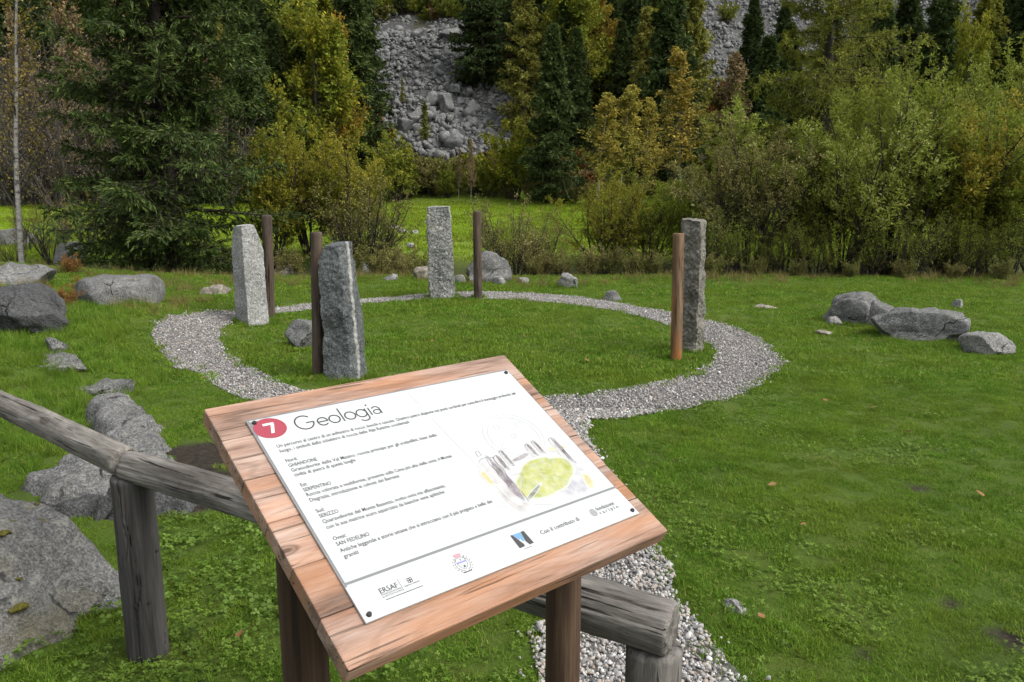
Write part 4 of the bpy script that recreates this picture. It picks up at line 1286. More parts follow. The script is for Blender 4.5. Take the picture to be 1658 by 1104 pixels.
# ------------------------------------------------------------------ plant generator
def interp_poly(P, Rr, idx, t):
    K = P.shape[1]
    f_ = t * (K - 1)
    i0 = np.clip(f_.astype(int), 0, K - 2)
    w_ = (f_ - i0)[:, None]
    p = P[idx, i0] * (1 - w_) + P[idx, i0 + 1] * w_
    tg = unit(P[idx, i0 + 1] - P[idx, i0])
    r = Rr[idx, i0] * (1 - w_[:, 0]) + Rr[idx, i0 + 1] * w_[:, 0]
    return p, tg, r

def curve(p, d, L_, K, up, wig, rng, curl=None):
    """polylines from start p, direction d, length L_"""
    N_ = len(p)
    P = np.empty((N_, K, 3))
    P[:, 0] = p
    st = (L_ / (K - 1))[:, None]
    for k in range(1, K):
        d = d + np.array([0, 0, 1.]) * (up / (K - 1)) + rng.normal(0, wig, (N_, 3))
        if curl is not None:
            d = d + np.array([0, 0, 1.]) * curl(k / (K - 1)) / (K - 1)
        d = unit(d)
        P[:, k] = P[:, k - 1] + d * st
    return P

def children(P, Rr, n, t0, t1, ang, ratio, K, up, wig, rng, rr=.55, rend=.3, taper=.5, plen=None, flat=0.0, curl=None, lens=None):
    N_ = len(P)
    idx = np.repeat(np.arange(N_), n)
    t = t0 + (t1 - t0) * ((np.tile(np.arange(n), N_) + rng.random(N_ * n)) / n)
    p, tg, r = interp_poly(P, Rr, idx, t)
    pr = rng.normal(size=(len(idx), 3))
    pr[:, 2] *= (1 - flat)
    pr = unit(pr - (pr * tg).sum(-1, keepdims=True) * tg)
    a = np.radians(ang) * rng.uniform(.7, 1.3, len(idx))[:, None]
    d = tg * np.cos(a) + pr * np.sin(a)
    if plen is None:
        plen = np.linalg.norm(np.diff(P, axis=1), axis=-1).sum(1)
    L_ = plen[idx] * ratio * (1 - taper * t) * rng.uniform(.6, 1.2, len(idx))
    C = curve(p, d, L_, K, up, wig, rng, curl)
    r0 = np.maximum(r * rr, .0015)
    CR = r0[:, None] * np.linspace(1, rend, K)[None]
    return C, CR

def leaves(P, n, t0, t1, ln, wd, rng, spread=1.0, droop=0.0, fwd=.6, fold=.25, jit=.01):
    """diamond leaves along polylines -> verts, quads (two triangles folded)"""
    N_ = len(P)
    idx = np.repeat(np.arange(N_), n)
    t = t0 + (t1 - t0) * rng.random(len(idx))
    p, tg, _ = interp_poly(P, np.zeros(P.shape[:2]), idx, t)
    d = unit(tg * fwd + rng.normal(size=p.shape) * spread * .6 + np.array([0, 0, -droop]))
    u = unit(np.cross(d, rng.normal(size=p.shape)))
    n_ = np.cross(d, u)
    l = ln * rng.uniform(.6, 1.25, (len(idx), 1))
    w_ = wd * rng.uniform(.7, 1.2, (len(idx), 1))
    p = p + rng.normal(0, jit, p.shape)
    V4 = np.stack([p, p + d * l * .45 + u * w_ * .5 + n_ * w_ * fold, p + d * l, p + d * l * .45 - u * w_ * .5 + n_ * w_ * fold], 1)
    q_ = np.arange(len(idx) * 4).reshape(-1, 4)
    return V4.reshape(-1, 3), np.concatenate([q_[:, [0, 1, 2]], q_[:, [0, 2, 3]]])

bark = wood_mat('bark_grey', ((.028, .025, .021), (.065, .058, .048), (.12, .11, .095)), axis=(6, 14, 14), fine=(20, 60, 60), crack=.3)
bark_dark = wood_mat('bark_dark', ((.018, .014, .011), (.04, .032, .025), (.075, .062, .05)), axis=(8, 12, 12), fine=(20, 60, 60), crack=.4)
m, nt, b = new_mat('birch_bark')
co = nd(nt, 'TexCoord').outputs['Object']
v = nd(nt, 'VectorMath', {0: co, 1: (14., 14., 40.)}, operation='MULTIPLY').outputs[0]
c = ramp(nt, tnoise(nt, v, .5, 5, .7), [(.35, (.06, .055, .05)), (.46, (.24, .23, .205)), (.72, (.40, .385, .35))])
nt.links.new(c, b.inputs['Base Color'])
birch_bark = m

LM = {
 'spruce': leaf_mat('spruce_needles', [(.0, (.010, .018, .005)), (.5, (.022, .036, .009)), (.85, (.042, .058, .013)), (1., (.065, .078, .020))], .15, vary=.3, scale=.5, gain=2.13),
 'spruce_far': leaf_mat('far_spruce_needles', [(.0, (.010, .017, .006)), (.5, (.021, .032, .009)), (1., (.040, .050, .014))], .15, vary=.35, scale=.25, gain=2.56),
 'larch': leaf_mat('larch_needles', [(.0, (.045, .055, .008)), (.5, (.085, .095, .014)), (1., (.14, .13, .022))], .3, vary=.3, scale=.4, gain=1.95),
 'larch_gold': leaf_mat('golden_larch_needles', [(.0, (.060, .068, .014)), (.5, (.105, .105, .022)), (1., (.165, .145, .035))], .3, vary=.3, scale=.3, gain=2.07),
 'willow': leaf_mat('willow_leaves', [(.0, (.048, .066, .008)), (.45, (.092, .118, .014)), (.8, (.14, .165, .026)), (.96, (.25, .25, .10))], .45, patch=(.115, .122, .016), vary=.3, scale=.7, gain=1.83),
 'willow_gold': leaf_mat('yellowing_willow_leaves', [(.0, (.065, .068, .008)), (.45, (.12, .12, .014)), (.8, (.19, .16, .022)), (1., (.28, .20, .045))], .4, patch=(.10, .115, .013), vary=.3, scale=.7, gain=1.89),
 'scrub': leaf_mat('scrub_leaves', [(.0, (.045, .044, .014)), (.5, (.095, .088, .026)), (.8, (.15, .13, .045)), (1., (.26, .22, .11))], .3, patch=(.075, .085, .02), vary=.3, scale=1.2, gain=1.83),
 'birch': leaf_mat('birch_leaves', [(.0, (.075, .065, .014)), (.5, (.14, .11, .022)), (1., (.22, .155, .035))], .35, vary=.25, scale=.5, gain=2.32),
 'birch_orange': leaf_mat('orange_birch_leaves', [(.0, (.085, .078, .014)), (.5, (.135, .115, .022)), (1., (.20, .155, .035))], .4, patch=(.095, .105, .02), vary=.25, scale=.35, gain=2.56),
 'beech': leaf_mat('beech_autumn_leaves', [(.0, (.045, .056, .007)), (.5, (.092, .098, .010)), (1., (.16, .135, .014))], .35, patch=(.060, .082, .010), vary=.3, scale=.35, gain=2.32),
 'beech_rust': leaf_mat('rust_beech_leaves', [(.0, (.06, .045, .009)), (.5, (.12, .082, .012)), (1., (.19, .115, .016))], .35, patch=(.10, .098, .012), vary=.3, scale=.35, gain=2.32),
 'beech_green': leaf_mat('olive_beech_leaves', [(.0, (.040, .055, .010)), (.5, (.085, .10, .014)), (1., (.15, .14, .02))], .35, vary=.3, scale=.35, gain=2.20),
 'brown': leaf_mat('brown_leaves', [(.0, (.055, .042, .022)), (.5, (.11, .08, .04)), (1., (.19, .14, .07))], .3, vary=.3, scale=.4, gain=2.07),
 'bracken': leaf_mat('rusty_bracken', [(.0, (.08, .04, .012)), (.5, (.17, .085, .025)), (1., (.25, .16, .05))], .3, vary=.3, scale=1.),
}
PROTO = {}
def proto(kind, var, maker):
    if (kind, var) not in PROTO:
        rng = np.random.default_rng(abs(hash((kind, var)) % 1) + sum(map(ord, kind)) * 7 + var * 131)
        wood, lv, wm, lm = maker(rng)
        nq = None
        if isinstance(wm, tuple):
            wm, nq = wm
        tme = mesh_np(kind + '_trunk', *wood, mat=wm)
        if nq:
            tme.materials.append(bark)
            tme.polygons.foreach_set('material_index', (np.arange(len(tme.polygons)) >= nq).astype(np.int32))
        PROTO[(kind, var)] = (tme, mesh_np(kind + '_crown', lv[0], None, lv[1], lm, smooth=False))
    return PROTO[(kind, var)]

def merge_t(parts):
    Vv, T_, off = [], [], 0
    for v, t in parts:
        Vv.append(v)
        T_.append(t + off)
        off += len(v)
    return np.concatenate(Vv), np.concatenate(T_)

def mk_spruce(Ht, Rad, nb, nt_, nl, ln, wd, mat, taper=.85, dead=.0, zlow=.06):
    def f_(rng):
        K = 10
        tr = np.zeros((1, K, 3))
        tr[0, :, 2] = np.linspace(-.2, Ht, K)
        tr[0, :, :2] += np.cumsum(rng.normal(0, .006 * Ht / K, (K, 2)), 0)
        rt = np.linspace(.018 * Ht, .004, K)[None]
        z = Ht * (zlow + (1 - zlow) * (np.arange(nb) + rng.random(nb)) / nb) ** 1.0
        z = np.clip(z, .1, Ht * .985)
        a = np.arange(nb) * 2.39996 + rng.normal(0, .4, nb)
        k = z / Ht
        L_ = Rad * (1 - k) ** taper * rng.uniform(.5, 1.2, nb) * (1 + .18 * np.sin(z * 2.1 + 3 * np.sin(a))) + .10
        L_ = np.minimum(L_, Rad * 1.08 * (1 - k) ** taper + .1)
        L_ *= np.where(k < .12, .75, 1)
        p = np.stack([np.zeros(nb), np.zeros(nb), z], -1)
        el = np.radians(-8 + 38 * k + rng.normal(0, 7, nb))
        d = np.stack([np.cos(a) * np.cos(el), np.sin(a) * np.cos(el), np.sin(el)], -1)
        B = curve(p, d, L_, 7, 0, .03, rng, lambda s_: -.75 + 1.5 * s_)
        BR = (.012 * L_ + .004)[:, None] * np.linspace(1, .2, 7)[None]
        C, CR = children(B, BR, nt_, .12, 1.0, 58, .42, 4, -.25, .05, rng, rr=.5, taper=.72, flat=.75)
        tip = B[:, 2:]
        lv = [leaves(C, nl, .0, 1.0, ln, wd, rng, .55, .25, 1.0, .15, .015), leaves(tip, nl * 3, .0, 1.0, ln, wd, rng, .6, .15, 1.0, .15, .015)]
        return merge([tubes(tr, rt, 9), tubes(B, BR, 4), tubes(C, CR, 3)]), merge_t(lv), bark_dark, mat
    return f_

def mk_larch(Ht, Rad, nb, nt_, nl, ln, wd, mat, clear=.1):
    def f_(rng):
        K = 10
        tr = np.zeros((1, K, 3))
        tr[0, :, 2] = np.linspace(-.2, Ht, K)
        tr[0, :, :2] += np.cumsum(rng.normal(0, .008 * Ht / K, (K, 2)), 0)
        rt = np.linspace(.021 * Ht, .01, K)[None]
        z = Ht * (clear + (1 - clear) * (np.arange(nb) + rng.random(nb)) / nb)
        a = np.arange(nb) * 2.39996 + rng.normal(0, .5, nb)
        k = z / Ht
        L_ = Rad * (1 - k) ** .75 * rng.uniform(.55, 1.2, nb) + .1
        el = np.radians(-12 + 40 * k + rng.normal(0, 10, nb))
        d = np.stack([np.cos(a) * np.cos(el), np.sin(a) * np.cos(el), np.sin(el)], -1)
        p, _, _ = interp_poly(tr, rt, np.zeros(nb, int), np.clip((z + .2) / (Ht + .2), 0, .999))
        B = curve(p, d, L_, 7, 0, .07, rng, lambda s_: -.5 + 1.0 * s_)
        BR = (.010 * L_ + .004)[:, None] * np.linspace(1, .2, 7)[None]
        C, CR = children(B, BR, nt_, .1, 1.0, 60, .34, 5, -.9, .10, rng, rr=.45, taper=.55, flat=.4)
        lv = [leaves(C, nl, 0, 1, ln, wd, rng, 1.2, .1, .7, .2, .03), leaves(B, nl * 2, .15, 1, ln, wd, rng, 1.2, .1, .7, .2, .04)]
        return merge([tubes(tr, rt, 10), tubes(B, BR, 4), tubes(C, CR, 3)]), merge_t(lv), bark_dark, mat
    return f_

def mk_shrub(Ht, Rad, ns, nb, nt_, nl, ln, wd, mat, wm=None, low=.25, wig=.10, upb=.5, thick=.012):
    def f_(rng):
        a = rng.uniform(0, 6.283, ns)
        r = np.sqrt(rng.random(ns)) * .12 * Rad
        p = np.stack([r * np.cos(a), r * np.sin(a), np.full(ns, -.08)], -1)
        ln0 = Ht * rng.uniform(.62, 1.0, ns)
        out = np.clip(Rad / Ht, .1, 1.6) * rng.uniform(.2, 1.15, ns)
        d = unit(np.stack([np.cos(a) * out, np.sin(a) * out, np.ones(ns)], -1))
        S_ = curve(p, d, ln0, 8, .25, wig * .6, rng)
        SR_ = (thick * ln0 * rng.uniform(.6, 1.3, ns))[:, None] * np.linspace(1, .18, 8)[None]
        B, BR = children(S_, SR_, nb, low, 1.0, 42, .42, 6, upb, wig, rng, rr=.6, taper=.55)
        C, CR = children(B, BR, nt_, .15, 1.0, 45, .5, 4, upb * .5, wig, rng, rr=.55, taper=.45)
        lv = [leaves(C, nl, .1, 1.0, ln, wd, rng, 1.1, .1, .8, .2, .02), leaves(B, max(2, nl // 2), .4, 1.0, ln, wd, rng, 1.1, .1, .8, .2, .02)]
        return merge([tubes(S_, SR_, 5), tubes(B, BR, 4), tubes(C, CR, 3)]), merge_t(lv), wm or bark_dark, mat
    return f_

def mk_birch(Ht, Rad, nb, nt_, nl, ln, wd, mat, clear=.3, lean=.03, stems=1):
    def f_(rng):
        trs, rts = [], []
        for s_ in range(stems):
            a = rng.uniform(0, 6.28)
            d = unit(np.array([[math.cos(a) * lean * (1 + s_), math.sin(a) * lean * (1 + s_), 1.]]))
            T_ = curve(np.array([[.12 * s_ * math.cos(a), .12 * s_ * math.sin(a), -.1]]), d, np.array([Ht * (1 - .12 * s_)]), 12, .1, .018, rng)
            trs.append(T_)
            rts.append(np.linspace(.0078 * Ht, .006, 12)[None])
        tr, rt = np.concatenate(trs), np.concatenate(rts)
        B, BR = children(tr, rt, nb, clear, .99, 36, Rad / Ht * 1.35, 6, .45, .06, rng, rr=.42, taper=.85)
        C, CR = children(B, BR, nt_, .2, 1.0, 45, .5, 5, -.55, .09, rng, rr=.5, taper=.4)
        lv = [leaves(C, nl, .1, 1.0, ln, wd, rng, 1.2, .35, .5, .2, .03), leaves(B, nl, .4, 1.0, ln, wd, rng, 1.2, .3, .5, .2, .03)]
        wd_ = merge([tubes(tr, rt, 8), tubes(B, BR, 4), tubes(C, CR, 3)])
        return wd_, merge_t(lv), (birch_bark, tubes(tr, rt, 8)[1].shape[0]), mat
    return f_

def mk_broad(Ht, Rad, nb, nt_, nl, ln, wd, mat):
    def f_(rng):
        T_ = curve(np.array([[0, 0, -.2]]), np.array([[0, 0, 1.]]), np.array([Ht * .95]), 9, .1, .03, rng)
        rt = np.linspace(.02 * Ht, .01, 9)[None]
        B, BR = children(T_, rt, nb, .18, .98, 58, Rad / Ht * 1.05, 7, .55, .08, rng, rr=.5, taper=.45)
        C, CR = children(B, BR, nt_, .15, 1.0, 48, .48, 5, .1, .10, rng, rr=.5, taper=.4, flat=.5)
        lv = [leaves(C, nl, .1, 1.0, ln, wd, rng, 1.2, .1, .6, .2, .08), leaves(B, nl, .4, 1.0, ln, wd, rng, 1.2, .1, .6, .2, .08)]
        return merge([tubes(T_, rt, 8), tubes(B, BR, 4), tubes(C, CR, 3)]), merge_t(lv), bark, mat
    return f_

MAKERS = {
 'big_spruce': ('spruce_tree', 'tree', 11.0, 1, mk_spruce(11.0, 2.5, 250, 44, 14, .125, .032, LM['spruce'], .62, zlow=.035)),
 'spruce': ('spruce_tree', 'tree', 10.0, 4, mk_spruce(10.0, 2.1, 150, 20, 9, .30, .075, LM['spruce_far'], .8, zlow=.03)),
 'larch_big': ('larch_tree', 'tree', 15.0, 1, mk_larch(15.0, 5.2, 110, 26, 28, .15, .042, LM['larch'], .12)),
 'larch': ('larch_tree', 'tree', 9.0, 2, mk_larch(9.0, 1.9, 90, 14, 12, .22, .08, LM['larch_gold'], .05)),
 'willow': ('willow_shrub', 'shrub', 3.4, 3, mk_shrub(3.4, 1.7, 16, 10, 9, 14, .075, .028, LM['willow'], low=.30, thick=.014)),
 'willow_gold': ('willow_shrub', 'shrub', 3.2, 2, mk_shrub(3.2, 1.25, 14, 10, 8, 14, .08, .034, LM['willow_gold'], low=.25)),
 'twiggy': ('twiggy_bush', 'bush', 1.8, 2, mk_shrub(1.8, 1.25, 26, 9, 7, 3, .045, .022, LM['scrub'], low=.15, upb=.3)),
 'scrub': ('scrub_bush', 'bush', .9, 2, mk_shrub(.9, .75, 20, 8, 6, 5, .045, .022, LM['scrub'], low=.1, upb=.3)),
 'bare': ('bare_shrub', 'shrub', 3.0, 2, mk_shrub(3.0, 1.6, 14, 9, 8, 1, .045, .03, LM['birch'], bark, low=.15)),
 'birch': ('birch_tree', 'tree', 7.0, 3, mk_birch(7.0, 1.5, 52, 10, 8, .12, .075, LM['birch'], .22)),
 'birch_near': ('birch_tree', 'tree', 7.0, 1, mk_birch(7.0, 1.2, 34, 7, 6, .055, .045, LM['birch'], .16, .03)),
 'broad': ('beech_tree', 'tree', 9.0, 3, mk_broad(9.0, 3.4, 46, 15, 17, .22, .13, LM['beech'])),
 'bush_far': ('hillside_bush', 'bush', 3.0, 2, mk_shrub(3.0, 1.8, 14, 8, 7, 7, .17, .09, LM['beech_green'], low=.15)),
}
TR = np.random.default_rng(77)
def plant(kind, x, y, h, label, group=None, mat=None, rz=None, var=None, wide=1.0, z=None):
    name, cat, h0, nv, mk = MAKERS[kind]
    v_ = int(TR.integers(0, nv)) if var is None else var
    tm, cm = proto(kind, v_, mk)
    e = empty(name, (x, y, Hs(x, y) if z is None else z), label, cat, group, TR.uniform(0, 6.28) if rz is None else rz)
    s_ = h / h0
    e.scale = (s_ * wide, s_ * wide, s_)
    link('trunk', tm, e)
    c_ = link('crown', cm, e)
    if mat:
        c_.material_slots[0].link = 'OBJECT'
        c_.material_slots[0].material = LM[mat]
    return e

def plantpx(kind, px, Y, top, label, **kw):
    """px column, distance Y, top of the crown at pixel row top"""
    x = at(px, 292, Y)[0]
    h = at(px, top, Y)[2] - Hs(x, Y)
    return plant(kind, x, Y, h, label, **kw)

def lawn_ref(px):
    for lim, w_ in ((500, 'behind the pale standing stone'), (545, 'behind the dark standing stone'), (590, 'right of the dark standing stone'), (635, 'before the reddish twig bush'), (672, 'left of the far speckled stone'), (720, 'behind the far speckled stone'), (890, 'right of the angular boulder'), (930, 'beyond the pale wedge rock'), (1000, 'before the low willow shrub'), (1045, 'left of the orange post'), (1080, 'behind the orange post'), (1180, 'right of the slim dark stone'), (1260, 'under the forked willow'), (1345, 'under the tall olive willow'), (1400, 'behind the split boulder'), (1470, 'behind the rounded lump'), (1520, 'behind the long sloping boulder'), (1575, 'under the broad willow'), (1620, 'behind the tail boulder'), (9999, 'under the dense dark willow')):
        if px < lim:
            return w_
def far_ref(px):
    for lim, w_ in ((400, 'beyond the tall spruce'), (460, 'beyond the first willow shrub'), (550, 'below the yellow beech'), (615, 'left of the scree foot'), (690, 'at the left scree foot'), (750, 'at the middle of the scree foot'), (800, 'right of the small white birch'), (850, 'under the yellow green bush'), (920, 'at the foot of the lone spruce'), (1020, 'under the orange birches'), (1100, 'left of the tall yellow birch'), (9999, 'by the bare pale birch')):
        if px < lim:
            return w_
# ---- near and middle ground
x = at(272, 292, 16.6)[0]
plant('big_spruce', x, 16.6, 11.0, 'tall dense dark green spruce with low sweeping branches', rz=.6)
plant('birch_near', at(18, 292, 16)[0], 16.0, 7.6, 'slender white barked birch by the flat topped boulder', rz=2.0)
for px, Y, top, lab in ((436, 18.2, 228, 'yellow green willow shrub right beside the spruce'), (497, 19.2, 196, 'tallest yellowing willow shrub behind the dark standing stone'), (556, 18.6, 212, 'yellowing willow shrub with brown tips behind the leaning stem')):
    plantpx('willow_gold', px, Y, top, lab)
plantpx('twiggy', 590, 17.4, 275, 'leafless reddish twig bush left of the bright meadow')
plantpx('twiggy', 830, 16.6, 312, 'dark twiggy bush hanging over the angular grey boulder')
plantpx('twiggy', 872, 17.0, 345, 'brown twiggy bush leaning right behind the boulder bush')
for px, Y, top, lab in ((985, 17.2, 292, 'low willow shrub left of the slim dark standing stone'), (1050, 17.4, 275, 'willow shrub behind the orange post'), (1130, 18.0, 250, 'loose willow shrub just right of the slim dark standing stone'), (1215, 16.3, 228, 'willow shrub with forked dark stem at the lawn edge'), (1290, 16.8, 172, 'tall olive willow shrub before the big larch'), (1372, 16.2, 165, 'willow shrub with bright young leaves beside the forked one'), (1452, 16.6, 128, 'tallest willow shrub of the thicket behind the lawn rocks'), (1545, 16.5, 140, 'broad willow shrub with many dark stems at the lawn edge'), (1625, 16.0, 205, 'dense dark willow shrub at the end of the thicket'), (1700, 16.2, 170, 'dense willow shrub past the end of the thicket')):
    plantpx('willow', px, Y, top, lab, wide=1.05, mat=(None, 'willow_gold', None, 'scrub')[px % 4] if px < 1600 else None)
for px, Y, top in ((1180, 15.6, 330), (1330, 15.4, 345), (1420, 15.5, 350), (1490, 15.3, 340), (1590, 15.2, 350), (1650, 15.2, 330), (1260, 15.6, 360), (1540, 15.8, 330)):
    plantpx('twiggy', px, Y, top, 'low dark stemmed bush ' + lawn_ref(px), group='low bushes under the willow thicket', mat='willow')
for px, Y, top in ((612, 16.2, 388), (655, 16.4, 395), (560, 16.0, 395), (870, 15.8, 405), (910, 15.7, 398), (950, 15.6, 395), (990, 15.5, 392), (1030, 15.4, 398), (1065, 15.3, 402), (530, 15.8, 402), (465, 15.9, 395), (1160, 15.0, 405), (1230, 15.0, 412), (690, 17.0, 405), (1300, 14.9, 415), (1390, 14.8, 418), (1480, 14.8, 415), (1560, 14.7, 420), (1640, 14.6, 412)):
    plantpx('scrub', px, Y, top, 'low olive brown lawn edge scrub ' + lawn_ref(px), group='scrub along the back lawn edge')
for px, Y, top, m_ in ((70, 18.5, 315, None), (125, 19.5, 300, None), (170, 20.5, 305, None), (30, 20.0, 320, None), (215, 22.0, 300, None), (95, 22.5, 300, None), (10, 17.5, 370, None)):
    plantpx('bare', px, Y, top, 'sparse nearly leafless shrub between the birch and the spruce', group='sparse shrubs left of the spruce')
for px, py, h in ((60, 548, .30), (110, 540, .28), (20, 556, .30), (140, 500, .3), (118, 460, .35)):
    p = G(px, py)
    plant('scrub', p[0], p[1], h, 'rusty dry bracken round the dark angular boulder', 'bracken round the dark boulder', 'bracken')
plantpx('larch_big', 1328, 26.0, -260, 'big olive larch with thick dark trunk rising behind the willow thicket', rz=1.2)

# ---- far side of the meadow
for px, Y, top, w_, lab in ((968, 41, 150, 1.0, 'orange gold birch with rounded crown at the meadow edge'), (1003, 42, 138, 1.0, 'gold birch close beside the rounded orange one'), (1040, 43, 158, .8, 'smaller orange birch with bare white trunk')):
    plantpx('birch', px, Y, top, lab, mat='birch_orange', wide=w_ * 1.6)
plantpx('birch', 1104, 37, 80, 'tall narrow yellow birch with twin white trunks', wide=1.35)
plantpx('birch', 1183, 37, 88, 'thinly leaved birch with pale bare branches', wide=1.25, mat='brown')
plantpx('birch', 762, 45.5, 225, 'small white stemmed birch at the far meadow edge', mat='brown', wide=.7)
plantpx('birch', 742, 46.5, 240, 'thin leafless looking birch beside the small white stemmed one', mat='brown', wide=.6)
plantpx('spruce', 893, 45, 42, 'dark pointed spruce standing alone before the scree', var=0)
plantpx('spruce', 408, 46, -20, 'dark spruce close behind the tall one', var=1)
plantpx('spruce', 455, 51, 40, 'narrow dark spruce left of the yellow beech', var=2)
plantpx('spruce', 592, 56, -40, 'tall dark spruce at the left edge of the scree', var=0, wide=1.1)
plantpx('spruce', 565, 53, 20, 'dark spruce between the yellow beech and the scree', var=1)
plantpx('spruce', 783, 60, -120, 'very tall dark spruce on the right edge of the scree', var=2, wide=1.15)
plantpx('spruce', 1232, 43, 60, 'dark spruce half hidden behind the bare birch', var=1, wide=1.1)
plantpx('spruce', 1492, 60, -10, 'lone dark spruce standing against the upper scree', var=0, wide=.8)
plantpx('spruce', 1640, 50, -60, 'dark spruce above the end of the willow thicket', var=2, wide=1.2)
plantpx('spruce', 95, 52, 40, 'dark spruce behind the slender birch', var=2)
plantpx('larch', 1062, 56, -20, 'fresh green larch beside the upper scree', mat='larch', wide=1.1)
plantpx('larch', 690, 54, 165, 'little olive larch in front of the scree', var=0, mat='larch')
plantpx('larch', 655, 58, 125, 'thin golden larch growing on the scree', var=1, wide=.6)
plantpx('larch', 848, 55, -20, 'tall golden larch behind the lone spruce', var=0, wide=1.2)
plantpx('larch', 562, 62, -10, 'pale golden larch above the yellow beech', var=1)
plantpx('broad', 520, 49, 28, 'yellow beech glowing between dark spruces', mat='beech', wide=1.0)
plantpx('broad', 490, 53, 18, 'green gold beech behind the yellow one', mat='beech_green', wide=.95)
plantpx('broad', 545, 50.5, 60, 'orange tinted beech beside the yellow one', mat='beech_rust', wide=.8)
plantpx('broad', 935, 56, -30, 'golden beech high behind the lone spruce', mat='beech', wide=1.0)
plantpx('broad', 972, 58, 0, 'rust orange beech beside the golden one', mat='beech_rust', wide=.8)
plantpx('bush_far', 640, 46.5, 222, 'round olive bush at the foot of the scree', mat='beech_green')
plantpx('bush_far', 832, 47, 205, 'yellow green bush at the foot of the lone spruce', mat='beech')
plantpx('bush_far', 604, 45, 262, 'small bright bush left of the round olive one', mat='beech_green')
plantpx('broad', 1545, 40, 48, 'yellow topped beech beyond the willow thicket', mat='beech', wide=.55)
for px, Y, top, m_ in ((1590, 33, 100, 'willow'), (1650, 30, 90, 'willow'), (1500, 34, 120, 'willow'), (1420, 33, 170, 'willow'), (1690, 27, 130, 'willow')):
    plantpx('willow', px, Y, top, 'tall green thicket bush beyond the willow shrubs', group='thicket bushes beyond the willows', mat=m_, wide=.9)
for px, Y, top in ((600, 47.5, 275), (660, 47.5, 262), (700, 48, 250), (725, 47.5, 270), (770, 48, 265), (795, 47.5, 262), (860, 46.5, 285), (900, 45, 300), (930, 44.5, 300), (575, 47, 270), (540, 46.5, 280), (960, 44, 290), (1010, 43, 285), (1080, 42, 290), (1140, 41, 280), (480, 46.5, 280), (430, 46.5, 285), (380, 46, 285), (330, 46, 285), (680, 49, 245), (745, 49, 250), (815, 49, 255)):
    q_ = int(TR.integers(0, 3))
    plantpx('bush_far', px, Y, top, ('brown', 'straw coloured', 'green')[q_] + ' meadow edge brush ' + far_ref(px), group='brush at the far meadow edge', mat=('brown', 'scrub', 'beech_green')[q_])
for px, Y, top in ((62, 46, 20), (150, 45, 30), (200, 48, 0), (120, 50, -20), (330, 50, 10), (175, 43, 110)):
    plantpx('birch', px, Y, top, 'mauve brown nearly bare birch behind the tall spruce', group='bare birches behind the tall spruce', mat='brown', wide=.9)

for px, Y, top in ((10, 42, 130), (50, 44, 90), (90, 41, 160), (135, 44, 100), (180, 42, 150), (225, 44, 90), (270, 43, 140), (320, 45, 100), (365, 43, 170), (30, 47, 50), (110, 48, 40), (160, 49, 20), (250, 48, 30), (300, 50, 10), (-20, 45, 60), (70, 50, 0), (200, 52, -20)):
    plantpx('bare', px, Y, top, ('low' if top > 120 else 'middling' if top > 45 else 'tall') + ' mauve grey thicket of bare twigs ' + ('behind the slender birch' if px < 100 else 'between birch and spruce' if px < 200 else 'behind the tall spruce'), group='bare thicket under the hillside', mat='brown', wide=1.1)

# ---- forest covering the slope
FR = np.random.default_rng(2024)
def near_poly(Z, x, y, pad):
    if inside(Z, np.array([x]), np.array([y]))[0]:
        return True
    return bool((np.hypot(Z[:, 0] - x, Z[:, 1] - y) < pad).any())
placed = []
tries = 0
while len(placed) < 295 and tries < 12000:
    tries += 1
    y = FR.uniform(49.5, 96)
    x = FR.uniform(-.70, .70) * y
    if inside(Z1, np.array([x]), np.array([y]))[0] or inside(Z2, np.array([x]), np.array([y]))[0]:
        continue
    k_ = FR.random()
    hgt = FR.uniform(6, 12)
    u = x / y * 1300 / math.cos(PITCH) + 829
    low_ = False
    if (585 < u < 850 and y < Z1[:, 1].max()) or (1080 < u < 1600 and y < Z2[:, 1].max() - 2 and y > 56):
        if u < 900 or FR.random() < .85:
            continue
        hgt, low_ = FR.uniform(2.0, 4.5), True
    if any((x - a) ** 2 + (y - b_) ** 2 < (2.2 if low_ else 3.2) for a, b_ in placed):
        continue
    placed.append((x, y))
    size = 'young' if hgt < 5 else 'middle sized' if hgt < 8 else 'tall' if hgt < 10.2 else 'towering'
    zone = 'above the scree' if y > 76 else 'beside the left flank of the scree' if x < -9 else 'on the slope between the two screes' if x < 10 else 'below the upper scree'
    if low_ or k_ > .88:
        plant('bush_far', x, y, hgt if low_ else hgt * .4, 'olive brown bush on the forested slope ' + zone, 'hillside bushes', ('brown', 'scrub', 'beech_green')[int(FR.integers(0, 3))])
    elif k_ < .54:
        plant('spruce', x, y, hgt * 1.1, size + ' dark hillside spruce ' + zone, 'hillside spruces')
    elif k_ < .70:
        gr = FR.random() < .5
        plant('larch', x, y, hgt, size + (' green' if gr else ' golden') + ' hillside larch ' + zone, 'hillside larches', 'larch' if gr else None)
    else:
        q_ = int(FR.integers(0, 3))
        plant('broad', x, y, hgt * .8, size + (' yellow', ' rust orange', ' olive green')[q_] + ' hillside beech ' + zone, 'hillside beeches', ('beech', 'beech_rust', 'beech_green')[q_], wide=.95)

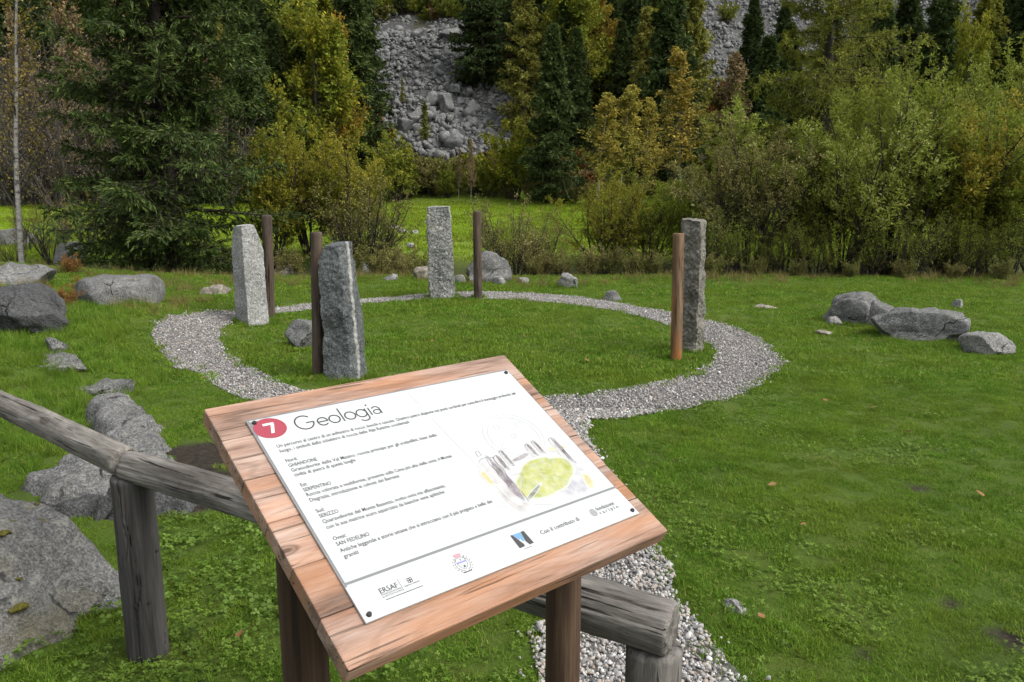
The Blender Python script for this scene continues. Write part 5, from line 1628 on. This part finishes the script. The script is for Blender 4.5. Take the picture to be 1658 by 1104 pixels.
ux, uy = grid_pts(-62, 62, 47.5, 92, .8, FR)
k = infov(ux, uy, 3) & ~inside(Z1, ux, uy) & ~inside(Z2, ux, uy)
ux, uy = ux[k], uy[k]
under = []
for k in range(6):
    mt_ = LM[('brown', 'scrub', 'beech_green', 'bracken', 'scrub', 'willow')[k]]
    w_, l_, _, _ = mk_shrub(1.0, 1.0, 9, 6, 5, 6, .14, .08, mt_, low=.1)(np.random.default_rng(700 + k))
    under.append(mesh_np('undergrowth', l_[0], None, l_[1], mt_, smooth=False))
scatter('undergrowth', np.stack([ux, uy, H(ux, uy) - .05], -1), euler(len(ux), FR, .1), FR.uniform(.5, 1.5, len(ux)), FR.integers(0, 6, len(ux)), under, kind='stuff', label='tangled brown and olive undergrowth between the hillside trees', category='undergrowth')
rim = march([598, 615, 632, 650, 668, 684, 702, 720, 742, 1085, 1130, 1180], [44, 40, 38, 37, 35, 35, 35, 37, 41, 20, 30, 45])
for k, p in enumerate(rim):
    plant('bush_far', p[0], p[1] + .6, FR.uniform(1.5, 2.3), ('dense green' if k % 3 else 'dark green') + ' bush growing on the upper rim of the scree', 'bushes on the scree rim', 'beech_green' if k % 3 else 'spruce_far')
for px, dy, top in ((600, 4, -90), (640, 5, -120), (672, 4.5, -80), (705, 5, -110), (738, 4.5, -90), (1150, 3, -90)):
    p = march(px, 30)[0]
    plantpx('spruce', px, p[1] + dy, top, 'tall dark spruce standing on the rim above the scree', group='spruces on the scree rim')

# ------------------------------------------------------------------ fallen leaves
leaf_lit = leaf_mat('fallen_leaf', [(.0, (.12, .06, .025)), (.5, (.19, .10, .045)), (1., (.26, .17, .08))], .2, vary=.1, scale=2.)
lv = []
for k in range(4):
    a = np.linspace(0, 1, 6)
    wv = .36 * np.sin(a * np.pi) ** .8
    rows = [np.stack([a - .5, wv * s_, .10 * np.abs(s_) * wv * 2 + .12 * (a - .5) ** 2 * (1 + k)], -1) for s_ in (-1, 0, 1)]
    Vv = np.stack(rows)
    I_ = np.arange(18).reshape(3, 6)
    lv.append(mesh_np('fallen_leaf', Vv, np.stack([I_[:-1, :-1], I_[:-1, 1:], I_[1:, 1:], I_[1:, :-1]], -1).reshape(-1, 4), mat=leaf_lit))
for k, (px, py, s_) in enumerate(((1336, 652, .05), (1415, 665, .07), (1470, 706, .055), (1585, 810, .065), (1250, 795, .05), (950, 586, .07), (1232, 1010, .04), (700, 555, .05), (1110, 700, .04), (1500, 620, .05), (1300, 860, .04), (390, 1040, .05), (330, 620, .05))):
    p = G(px, py)
    o = link('fallen_leaf', lv[k % 4], label='single orange brown fallen leaf lying on the short grass', category='leaf', group='fallen leaves on the lawn')
    o.location = (p[0], p[1], Hs(p[0], p[1]) + .035)
    o.scale = (s_,) * 3
    o.rotation_euler = (FR.normal(0, .3), FR.normal(0, .3), FR.uniform(0, 6.28))
